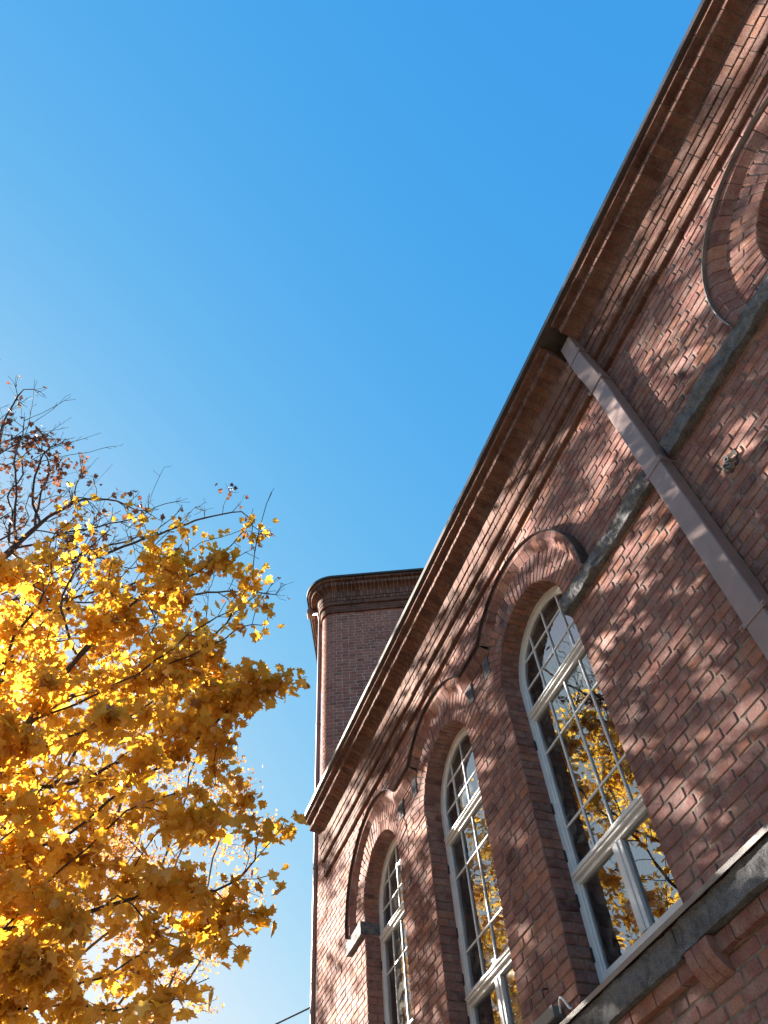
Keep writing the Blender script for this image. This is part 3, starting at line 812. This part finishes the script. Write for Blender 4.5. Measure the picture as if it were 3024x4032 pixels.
for row in range(nr):
    a = z0 + row * C0
    J2 = 0.0125
    course(wm, F_wing, SA, -0.02, a + J2 / 2, a + C0 - J2 / 2, row, 'english', 0, -0.012, 0.004, 0.006)
    # the corner itself in short curved bricks
    k = 3; u = LA / k; sh = 0.5 * u if row % 2 else 0
    s = -0.01 - sh
    for i in range(k + (1 if row % 2 else 0)):
        e0 = max(s, -0.01); e1 = min(s + u - 0.011, LA + (0.062 if row % 2 else -0.004))
        if i == k + (1 if row % 2 else 0) - 1: e1 = LA + (0.062 if row % 2 else -0.004)
        if e1 - e0 > 0.03:
            tt = tint()
            sweep(wm, lambda q_, r, p: F_wing(q_, r, p), [(a + J2 / 2, -0.01), (a + J2 / 2, -0.003), (a + J2 / 2 + 0.004, 0.0), (a + C0 - J2 / 2 - 0.004, 0.0), (a + C0 - J2 / 2, -0.003), (a + C0 - J2 / 2, -0.01)], e0, e1, 4, tt, True, 0.001)
        s += u
    course(wm, F_wing, LA + (0.073 if row % 2 else 0.007), SB, a + J2 / 2, a + C0 - J2 / 2, row, 'english', 0, -0.012, 0.004, 0.006)
ss = [SA] + [LA * i / 10 for i in range(11)] + [SB]
for i in range(len(ss) - 1):
    wmo.poly([F_wing(ss[i], z0, -0.0065), F_wing(ss[i + 1], z0, -0.0065), F_wing(ss[i + 1], wz + 0.9, -0.0065), F_wing(ss[i], wz + 0.9, -0.0065)])
# plain brick-coloured lower and side walls behind the roof
for i in range(len(ss) - 1):
    wmo.poly([F_wing(ss[i], 0, -0.012), F_wing(ss[i + 1], 0, -0.012), F_wing(ss[i + 1], z0, -0.012), F_wing(ss[i], z0, -0.012)])
wmo.poly([F_wing(SA, 0, -0.02), F_wing(SA, wz + 0.9, -0.02), F_wing(-9, wz + 0.9, -0.02), F_wing(-9, 0, -0.02)])
wmo.poly([F_wing(SB, 0, -0.02), F_wing(SB, wz + 0.9, -0.02), F_wing(12, wz + 0.9, -0.02), F_wing(12, 0, -0.02)])
mi = join_mortar(wm, wmo)
adopt(wm.build("wall", [M_BRICK_W, M_MORTAR_W], None, mi), wing)
def Q_wing(s, r, p):
    bx, by, nx, ny = wing_path(s); return (bx + nx * p, by + ny * p, wz + r)
def wing_rows():
    strings = [(MB(), MB()), (MB(), MB())]; corn = (MB(), MB())
    for i, (nm_, prof, unit, off) in enumerate(cornice_rows(0.92)):
        tgt = strings[0] if i < 3 else (strings[1] if i == 3 else corn)
        sweep_units(tgt[0], None, Q_wing, prof, -7.0, -0.001, unit, 0.010, 1, 0.002, off)
        k = 6 if unit < 0.1 else 3
        sweep_units(tgt[0], None, Q_wing, prof, 0.0, LA, LA / k, 0.006, 3, 0.001)
        sweep_units(tgt[0], None, Q_wing, prof, LA + 0.001, SB + 2, unit, 0.010, 1, 0.002, off)
        ip = inset(prof, 0.006)
        sweep(tgt[1], Q_wing, ip, -7.0, 0, 1); sweep(tgt[1], Q_wing, ip, 0, LA, 10); sweep(tgt[1], Q_wing, ip, LA, SB + 2, 1)
    for a, c in strings:
        mi = join_mortar(a, c); adopt(a.build("string_course", [M_BRICK_SHADE, M_MORTAR], None, mi), wing)  # the darkened brick stands for shade lines under the wing's strings
    mi = join_mortar(*corn); adopt(corn[0].build("cornice", [M_BRICK_SHADE, M_MORTAR_W], None, mi), wing)
    ev = MB(); pr = eave_profile(0.92)
    sweep(ev, Q_wing, pr, -7.0, 0, 1); sweep(ev, Q_wing, pr, 0, LA, 14); sweep(ev, Q_wing, pr, LA, SB + 2, 1)
    adopt(ev.build("roof_eave", M_ROOF), wing)
    rf = MB(); zt = wz + 0.92
    rf.poly([Q_wing(-7, 0.2915 * D * .92, 0.2), Q_wing(0, 0.2915 * D * .92, 0.2), Q_wing(LA, 0.2915 * D * .92, 0.2), Q_wing(SB + 2, 0.2915 * D * .92, 0.2), (CX + 6 * fx + 6 * gx, CY + 6 * fy + 6 * gy, wz + 2.0)])
    adopt(rf.build("roof", M_ROOF), wing)
wing_rows()
# its downpipe stands against the rounded corner, left of the long wall's end
wp = MB(); pxc, pyc = 0.2938 * 11.22, 11.22
wp.tube([(pxc, pyc, 0.1), (pxc, pyc, 6.0), (pxc, pyc, wz + 0.20), (pxc - 0.03, pyc + 0.02, wz + 0.45), (pxc - 0.15, pyc + 0.25, wz + 0.62)], 0.043, 10)
wpo = adopt(wp.build("downpipe", M_PIPE2, None, None, True), wing)
for zz in (Z(0) + 4.6, Z(0) + 6.95, Z(0) + 9.9, Z(0) + 3.0):
    q = MB(); q.tube([(pxc, pyc, zz - 0.02), (pxc, pyc, zz + 0.02)], 0.050, 10); q.tube([(pxc + 0.02, pyc - 0.01, zz), (pxc + 0.2, pyc - 0.12, zz)], 0.008, 6)
    q.build("pipe_bracket", M_PIPE2, wpo)
q = MB(); q.box(-0.09, 0.09, -0.10, 0.10, 0, 0.14, 0.5, 0.01)
hop = q.build("gutter_hopper", M_PIPE2); hop.location = (pxc - 0.14, pyc + 0.28, wz + 0.60); hop.rotation_euler = (0, 0, AF); adopt(hop, wing)
# overhead cable running off to the left
q = MB(); a0 = Vector((pxc - 0.02, pyc, Z(0) + 4.93)); a1 = Vector((-7.5, 24.0, Z(0) + 4.4))
cp = []
for k in range(21):
    t_ = k / 20; p_ = a0.lerp(a1, t_); p_.z -= 4 * 0.35 * t_ * (1 - t_); cp.append(tuple(p_))
q.tube(cp, 0.012, 6); tag(q.build("overhead_cable", M_WIRE), "thin dark overhead cable running from the brick corner into the trees", "cable")

# ------------------------------------------------------------------ ground
q = MB(); q.poly([(-600, -600, 0), (600, -600, 0), (600, 600, 0), (-600, 600, 0)])
tag(q.build("ground", M_GROUND), None, None, None, 'structure')

# ------------------------------------------------------------------ trees
LEAF_HI = [(0, 0), (.15, -.10), (.34, -.06), (.30, .10), (.62, .18), (.46, .30), (.60, .52), (.36, .50), (.28, .58), (.22, .55), (.20, .78), (.10, .80), (0, 1.0)]
LEAF_LO = [(0, 0), (.34, -.06), (.30, .10), (.62, .18), (.45, .32), (.56, .52), (.22, .56), (0, 1.0)]
def leaves_mesh(name, pos, size, outline, matl, seed, parent, droop=0.5, tlo=0.0, thi=1.0, tints=None):
    r = np.random.default_rng(seed)
    n = len(pos); ol = np.array(outline); k = len(ol)
    yaw = r.uniform(0, 2 * np.pi, n); tip = r.normal(-0.55 * droop - 0.15, 0.45, n); roll = r.normal(0, 0.55, n)
    sz = size * np.exp(r.normal(0, 0.22, n)); sz = np.clip(sz, size * 0.45, size * 1.5)
    cy, sy = np.cos(yaw), np.sin(yaw)
    fwd = np.stack([cy * np.cos(tip), sy * np.cos(tip), np.sin(tip)], 1)
    side0 = np.stack([-sy, cy, np.zeros(n)], 1); up0 = np.cross(fwd, side0)
    side = side0 * np.cos(roll)[:, None] + up0 * np.sin(roll)[:, None]
    up = np.cross(fwd, side)
    fold = r.uniform(0.05, 0.45, n); curl = r.normal(0.18, 0.22, n)
    V = np.zeros((n, 2 * k, 3))
    for h, sg in ((0, 1), (1, -1)):
        x = ol[:, 0] * sg; y = ol[:, 1]
        zz = -fold[:, None] * np.abs(x)[None] * -1 - curl[:, None] * (y ** 2 + x ** 2 * 0.8)[None]
        P_ = pos[:, None, :] + sz[:, None, None] * (x[None, :, None] * side[:, None, :] + y[None, :, None] * fwd[:, None, :] + zz[:, :, None] * up[:, None, :])
        V[:, h * k:(h + 1) * k] = P_ if sg == 1 else P_[:, ::-1]
    V = V.reshape(-1, 3)
    me = bpy.data.meshes.new(name)
    nf = n * 2
    me.vertices.add(len(V)); me.vertices.foreach_set('co', V.astype(np.float32).ravel())
    me.loops.add(len(V)); me.loops.foreach_set('vertex_index', np.arange(len(V), dtype=np.int32))
    me.polygons.add(nf); me.polygons.foreach_set('loop_start', np.arange(nf, dtype=np.int32) * k)
    me.update(calc_edges=True)
    t = np.clip(r.normal(0.55, 0.22, n), tlo, thi) if tints is None else np.clip(tints + r.normal(0, 0.16, n), 0, 1)
    bad = r.random(n) < 0.05; t[bad] = r.uniform(0, 0.12, bad.sum())
    a = me.attributes.new('tint', 'FLOAT', 'FACE'); a.data.foreach_set('value', np.repeat(t, 2).astype(np.float32))
    me.materials.append(matl)
    o = bpy.data.objects.new(name, me); col.objects.link(o)
    return adopt(o, parent)

def grow(clumps, base, top, seed, per=26.0, step=0.22, kill=0.40, infl=3.5, lean=None, iters=220):
    """space colonisation: nodes of a branching skeleton that reaches into every clump"""
    r = np.random.default_rng(seed)
    A = []
    for x, y, z, rad in clumps:
        n = max(7, int(per * rad ** 2.2))
        d = r.normal(size=(n, 3)); d /= np.linalg.norm(d, axis=1)[:, None]
        A.append(np.array([x, y, z]) + d * (rad * r.random(n) ** 0.4)[:, None] * np.array([1, 1, 0.8]))
    A = np.concatenate(A); A[:, 2] += EYE
    base = np.array(base, float); top = np.array(top, float)
    nodes = [base]; par = [-1]
    ln = np.linalg.norm(top - base); k = int(ln / step)
    for i in range(1, k + 1):
        t_ = i / k; p = base + (top - base) * t_ + 0.10 * np.array([math.sin(t_ * 5 + seed), math.cos(t_ * 4 + seed), 0]) * t_
        nodes.append(p); par.append(len(nodes) - 2)
    P = np.array(nodes)
    nd = np.full(len(A), 1e9); ni = np.zeros(len(A), int)
    def upd(newpts, i0):
        d = np.linalg.norm(A[:, None, :] - newpts[None], axis=2)
        j = d.argmin(1); dm = d[np.arange(len(A)), j]
        m_ = dm < nd; nd[m_] = dm[m_]; ni[m_] = j[m_] + i0
    upd(P, 0)
    alive = np.ones(len(A), bool)
    for it in range(iters):
        act = alive & (nd < (infl if it > 12 else 12))
        if not act.any():
            act = alive & (nd < nd[alive].min() + 1.0) if alive.any() else act
            if not act.any(): break
        src = ni[act]; dirs = A[act] - P[src]; dirs /= np.linalg.norm(dirs, axis=1)[:, None] + 1e-9
        uniq, inv = np.unique(src, return_inverse=True)
        acc = np.zeros((len(uniq), 3)); np.add.at(acc, inv, dirs)
        acc /= np.linalg.norm(acc, axis=1)[:, None] + 1e-9
        acc += r.normal(0, 0.16, acc.shape); 
        for q_, u_ in enumerate(uniq):
            if par[u_] >= 0:
                dv = P[u_] - P[par[u_]]; dv /= np.linalg.norm(dv) + 1e-9; acc[q_] += 0.55 * dv
        acc /= np.linalg.norm(acc, axis=1)[:, None] + 1e-9
        new = P[uniq] + acc * step
        i0 = len(P); P = np.concatenate([P, new]); par += list(uniq)
        upd(new, i0)
        alive &= nd > kill
        if not alive.any() or len(P) > 9000: break
    return P, np.array(par)

def tree(name, label, clumps, base, top, seed, leaf_mat, n_leaves, leaf_size, outline, r0=0.0045, expo=2.25, spread=0.11, per=26, step=0.22, kill=0.40, bare=None, twig=0.0, tintshift=0.0, twigs=0, flat=0.6, whips=0, zf=0.40):
    t_ = empty(name, label, "tree", (base[0], base[1], 0))
    P, par = grow(clumps, base, top, seed, per, step, kill)
    r = np.random.default_rng(seed + 5)
    n = len(P)
    kids = [[] for _ in range(n)]
    for i in range(1, n): kids[par[i]].append(i)
    # extra fine twigs at the ends
    if twigs:
        PP = list(P); pp = list(par)
        ends = [i for i in range(n) if not kids[i]] + [i for i in range(n) if len(kids[i]) == 1 and r.random() < 0.35]
        for i in ends:
            if pp[i] < 0: continue
            d0 = P[i] - P[par[i]]; d0 /= np.linalg.norm(d0) + 1e-9
            for _ in range(twigs):
                d1 = d0 + r.normal(0, 0.65, 3); d1[2] = d1[2] * flat + 0.1; d1 /= np.linalg.norm(d1)
                j = i; L = step * r.uniform(0.4, 0.75)
                for _k in range(2 if r.random() < 0.7 else 1):
                    PP.append(PP[j] + d1 * L); pp.append(j); j = len(PP) - 1; d1 = d1 + r.normal(0, 0.25, 3); d1 /= np.linalg.norm(d1)
        P = np.array(PP); par = np.array(pp); n = len(P)
        kids = [[] for _ in range(n)]
        for i in range(1, n): kids[par[i]].append(i)
    nolv = n
    if whips:
        PP = list(P); pp = list(par)
        hi = np.where(P[:, 2] > np.quantile(P[:, 2], 0.72))[0]
        for i in r.choice(hi, whips, replace=False):
            d1 = np.array([0.30, -0.05, 0.85]) + r.normal(0, 0.28, 3); d1 /= np.linalg.norm(d1); j = i
            for q_ in range(int(r.integers(5, 9))):
                d1 = d1 + r.normal(0, 0.06, 3); d1 /= np.linalg.norm(d1)
                PP.append(PP[j] + d1 * 0.17); pp.append(j); j = len(PP) - 1
                if q_ > 0 and r.random() < 0.7:
                    d2 = d1 + r.normal(0, 0.6, 3); d2 /= np.linalg.norm(d2)
                    PP.append(PP[j] + d2 * r.uniform(0.05, 0.2)); pp.append(j)
        P = np.array(PP); par = np.array(pp); n = len(P)
        kids = [[] for _ in range(n)]
        for i in range(1, n): kids[par[i]].append(i)
    rad = np.zeros(n)
    for i in range(n - 1, -1, -1):
        rad[i] = r0 if not kids[i] else sum(rad[k] ** expo for k in kids[i]) ** (1 / expo)
    mb = MB()
    done = np.zeros(n, bool)
    # chains: follow the thickest child
    stack = [(0, -1)]
    while stack:
        i, p = stack.pop()
        ch = ([p] if p >= 0 else []) + [i]; j = i
        while kids[j]:
            ks = sorted(kids[j], key=lambda q_: -rad[q_]); 
            for q_ in ks[1:]: stack.append((q_, j))
            j = ks[0]; ch.append(j)
        if len(ch) < 2: continue
        pts = [tuple(P[q_]) for q_ in ch]
        rr = [float(min(rad[q_], rad[ch[1]] if k == 0 and p >= 0 else 9)) for k, q_ in enumerate(ch)]
        big = max(rr)
        mb.tube(pts, rr, 9 if big > 0.06 else (5 if big > 0.014 else 3))
    tr = adopt(mb.build("trunk", M_BARK, None, None, True, False), t_)
    # leaves on the thin wood
    thin = np.where(rad[:nolv] < r0 * 3.4)[0]; thin = thin[thin > 3]
    if bare is not None:
        w = np.ones(len(thin))
        for (x, y, z, q_, k_) in bare:
            d = np.linalg.norm(P[thin] - np.array([x, y, z + EYE]), axis=1); w[d < q_] *= k_
    else: w = np.ones(len(thin))
    # clumpy: some twigs carry much more than others
    cl = np.array([noise.noise(Vector(tuple(P[i] * 1.15)) + Vector((seed, 0, 0))) for i in thin])
    w *= np.exp(2.8 * cl); w /= w.sum()
    pick = r.choice(thin, n_leaves, p=w)
    off = r.normal(0, 1, (n_leaves, 3)) * np.array([spread, spread, spread * zf]); off[:, 2] -= spread * 0.35
    pos = P[pick] + off
    tn = 0.55 + tintshift + 0.25 * np.array([noise.noise(Vector(tuple(p * 0.9)) + Vector((0, seed, 0))) for p in pos])
    leaves_mesh("crown", pos, leaf_size, outline, leaf_mat, seed + 9, t_, 0.6, 0, 1, tn)
    return t_

A_CL = [[-1.74,6.81,7.11,0.8],[-1.31,6.75,7.53,0.8],[-0.9,6.58,8.0,0.8],[-0.59,6.44,8.4,0.6],[-0.22,6.33,7.74,0.7],[0.24,6.17,7.87,0.6],[0.52,5.93,7.79,0.5],[0.64,6.16,7.2,0.7],[0.26,6.15,6.83,0.8],[-0.3,6.36,6.92,0.9],[-0.84,6.46,6.5,0.9],[-1.35,6.49,6.09,0.9],[0.87,6.15,6.51,0.55],[0.42,6.08,6.06,0.8],[-0.11,6.1,5.77,0.9],[-0.63,6.37,5.74,0.9],[-1.1,6.38,5.35,0.9],[0.77,5.97,5.72,0.55],[1.1,5.73,5.48,0.3],[1.25,5.62,5.45,0.2],[0.95,5.86,5.22,0.4],[0.92,5.9,4.87,0.35],[0.45,5.84,5.15,0.7],[-0.0,5.88,4.82,0.8],[-0.51,5.95,4.7,0.8],[-0.91,6.04,4.52,0.8],[0.4,5.74,4.49,0.6],[0.57,5.7,4.2,0.5],[0.15,5.66,4.11,0.7],[-0.27,5.68,3.9,0.8],[-0.66,5.74,3.77,0.8],[0.29,5.65,3.77,0.7],[0.7,5.62,3.76,0.55],[0.99,5.65,3.83,0.4],[1.23,5.67,3.91,0.3],[1.40,5.67,3.85,0.28],[1.47,5.64,3.82,0.2],[0.95,5.7,3.58,0.4],[0.59,5.69,3.48,0.55],[0.24,5.7,3.51,0.5],[0.93,5.7,3.39,0.3],[-0.64,5.8,3.49,0.6],[-0.29,5.84,3.06,0.6],[0.14,5.76,3.0,0.6],[0.48,5.64,2.98,0.6],[0.81,5.63,2.94,0.4],[1.05,5.69,2.96,0.3],[1.15,5.65,3.0,0.15],[-0.41,5.76,2.76,0.6],[-0.07,5.71,2.67,0.6],[0.28,5.6,2.64,0.6],[0.59,5.56,2.68,0.5],[0.88,5.62,2.72,0.4],[0.93,5.56,2.81,0.3],[-0.26,5.67,2.49,0.4],[0.34,5.58,2.44,0.4],[0.49,5.6,2.37,0.3],[0.08,5.62,2.38,0.35],[-2.24,6.82,6.23,1.2],[-1.83,6.71,4.89,1.2],[-1.34,6.45,3.78,1.1],[-0.96,6.28,2.95,1.0],[-2.67,6.74,5.33,1.2],[-2.12,6.61,3.98,1.2],[-1.05,6.26,3.4,0.8],[-1.32,8.46,7.68,1.2],[0.07,8.19,7.34,1.1],[-0.43,8.22,6.03,1.1],[0.61,7.63,5.46,0.9],[-0.69,8.19,4.97,1.1],[0.34,7.56,4.08,0.8]]
B_CL = [[-3.34,7.21,12.13,0.35],[-3.12,7.15,12.34,0.25],[-3.1,7.54,11.14,0.6],[-2.45,7.51,11.19,0.5],[-2.77,7.8,10.54,0.8],[-2.06,7.6,10.97,0.35],[-2.41,8.02,9.94,0.9],[-1.68,7.9,10.44,0.6],[-1.13,7.78,10.6,0.4],[-0.75,7.81,10.37,0.4],[-1.25,8.03,9.89,0.7],[-0.35,7.53,10.59,0.3],[0.05,7.48,10.63,0.3],[0.49,7.23,10.79,0.25],[1.04,7.52,10.31,0.25],[1.44,8.03,9.6,0.3],[1.65,7.98,9.48,0.2],[-2.25,8.3,9.07,1.0],[-1.33,8.38,8.91,1.0],[-3.97,7.55,11.1,1.0],[-3.71,8.25,10.02,1.2],[-4.1,8.51,8.93,1.3],[-0.31,8.04,9.17,0.8],[0.5,8.0,9.3,0.5]]
C_CL = [[2.8,20.83,15.31,1.2],[3.67,20.7,15.29,0.9],[1.41,20.45,15.99,2],[3.31,21.47,14.29,1.5],[1.13,21.6,14.43,2],[4.18,22.17,12.93,0.8],[2.72,21.81,11.92,1.6],[0.53,21.81,12.21,2],[-1.18,21.8,12.19,2],[2.85,22.47,10.59,1.5],[2.39,22.89,9.77,1.5],[3.46,22.76,9.75,0.8],[0.7,23.1,9.52,2],[-0.84,23.15,9.4,2],[-2.75,22.21,11.15,3],[1.89,22.5,8.13,2],[0.2,22.69,7.82,2],[3.32,21.95,11.5,1.2],[-4.0,21.9,10.5,2],[-1.0,21.2,12.6,2],[0.16,20.13,16.45,2]]
rt = random.Random(5)
D_CL = []
for k in range(34):      # yellow maple behind the near one: a rounded crown
    a = rt.uniform(0, 6.28); q_ = rt.random() ** 0.5
    D_CL.append([-2.1 + 1.7 * q_ * math.cos(a), 13.0 + 2.8 * q_ * math.sin(a), rt.uniform(4.0, 12.4 - 3 * q_), rt.uniform(0.7, 1.2)])
E_CL = []
for k in range(42):
    a = rt.uniform(0, 6.28); q_ = rt.random() ** 0.5
    E_CL.append([-4.6 + 1.6 * q_ * math.cos(a), 18.4 + 2.4 * q_ * math.sin(a), rt.uniform(5.0, 15.5 - 4 * q_), rt.uniform(0.7, 1.2)])
tree("maple_tree", "big yellow maple nearest the camera, its leafy branches reaching towards the brick wall", A_CL, (-3.4, 7.9, 0), (-2.2, 7.3, 4.6), 3, M_LEAF, 16000, 0.088, LEAF_HI, 0.0038, 2.2, 0.085, 30, 0.20, 0.36, [(1.02,5.65,3.86,0.3,1.3),(1.28,5.67,3.88,0.3,1.7),(1.50,5.64,3.84,0.25,1.5),(1.05,5.7,2.98,0.3,2.5)], 0, 0.0, 2, 0.45, 30)
tree("maple_tree", "nearly bare tall maple with russet leaves rising above the yellow crown", B_CL, (-4.6, 9.6, 0), (-3.6, 8.9, 7.0), 21, M_LEAF_R, 1700, 0.072, LEAF_HI, 0.0032, 2.25, 0.07, 120, 0.16, 0.19, None, 0, -0.1, 5, 1.0, 26)
tree("maple_tree", "far thin tree with small pale orange leaves showing below the yellow branches", C_CL, (0.2, 23.0, 0), (0.4, 22.6, 7.5), 33, M_LEAF_O, 14000, 0.085, LEAF_LO, 0.008, 2.2, 0.22, 9, 0.38, 0.62, None, 0, 0.0, 2)
tree("maple_tree", "second yellow maple standing close behind the near one", D_CL, (-3.2, 13.6, 0), (-2.9, 13.3, 6.0), 47, M_LEAF, 6200, 0.110, LEAF_LO, 0.007, 2.2, 0.20, 9, 0.34, 0.55, None, 0, -0.05, 1)
tree("maple_tree", "thinning orange maple farther along behind the yellow trees", E_CL, (-4.7, 18.8, 0), (-4.6, 18.6, 6.5), 58, M_LEAF_O, 5600, 0.13, LEAF_LO, 0.007, 2.2, 0.22, 8, 0.36, 0.6, None, 0, 0.05, 1)

def crown(cx, cy, rx, ry, z0, z1, n, ra, rb):
    o = []
    for k in range(n):
        a = rt.uniform(0, 6.28); q_ = rt.random() ** 0.5
        o.append([cx + rx * q_ * math.cos(a), cy + ry * q_ * math.sin(a), rt.uniform(z0 + 1.5 * q_, z1 - (z1 - z0) * 0.45 * q_ ** 2), rt.uniform(ra, rb)])
    return o
tree("maple_tree", "unseen tall maple far off to the left, added to shade the wall", crown(-8.6, 25.5, 2.2, 3.2, 6.0, 17.0, 36, 0.8, 1.3), (-9.0, 25.9, 0), (-8.7, 25.7, 7.0), 83, M_LEAF, 4400, 0.15, LEAF_LO, 0.010, 2.2, 0.24, 7, 0.42, 0.7, None, 0, 0.0, 1)  # added out of frame to throw soft shade on the wall

tree("maple_tree", "unseen high crowned maple off to the left, added to shade the upper wall", crown(-7.3, 19.0, 2.0, 2.8, 14.4, 19.5, 22, 0.8, 1.2), (-7.9, 19.6, 0), (-7.6, 19.3, 11.0), 71, M_LEAF, 3600, 0.15, LEAF_LO, 0.010, 2.2, 0.24, 8, 0.42, 0.7, None, 0, 0.0, 1)  # added out of frame, crown set high to shade only the upper wall
# unseen wood behind and left of the camera, added to dim the low sky light
r_ = np.random.default_rng(4)
n1_ = 4200
pw_ = np.concatenate([np.stack([r_.uniform(-34, 14, n1_), r_.uniform(-30, -16, n1_), 13 * r_.random(n1_) ** 0.8], 1), np.stack([r_.uniform(-36, -22, n1_), r_.uniform(-16, 26, n1_), 9.5 * r_.random(n1_) ** 0.8], 1)])
pw_ = pw_[[noise.noise(Vector((p[0] * .16, p[1] * .16, 0))) * 5 + 9.5 > p[2] for p in pw_]]
M_UNSEEN_WOOD = leaf_material("unseen_wood_leaf", [(0.0, (0.03, 0.028, 0.02)), (0.6, (0.09, 0.075, 0.045)), (1.0, (0.20, 0.14, 0.05))], 0.3)
wd = leaves_mesh("unseen_wood", pw_, 1.1, LEAF_LO, M_UNSEEN_WOOD, 12, wing)
wd.parent = None; wd.matrix_world = Matrix.Identity(4); tag(wd, None, None, None, 'stuff')
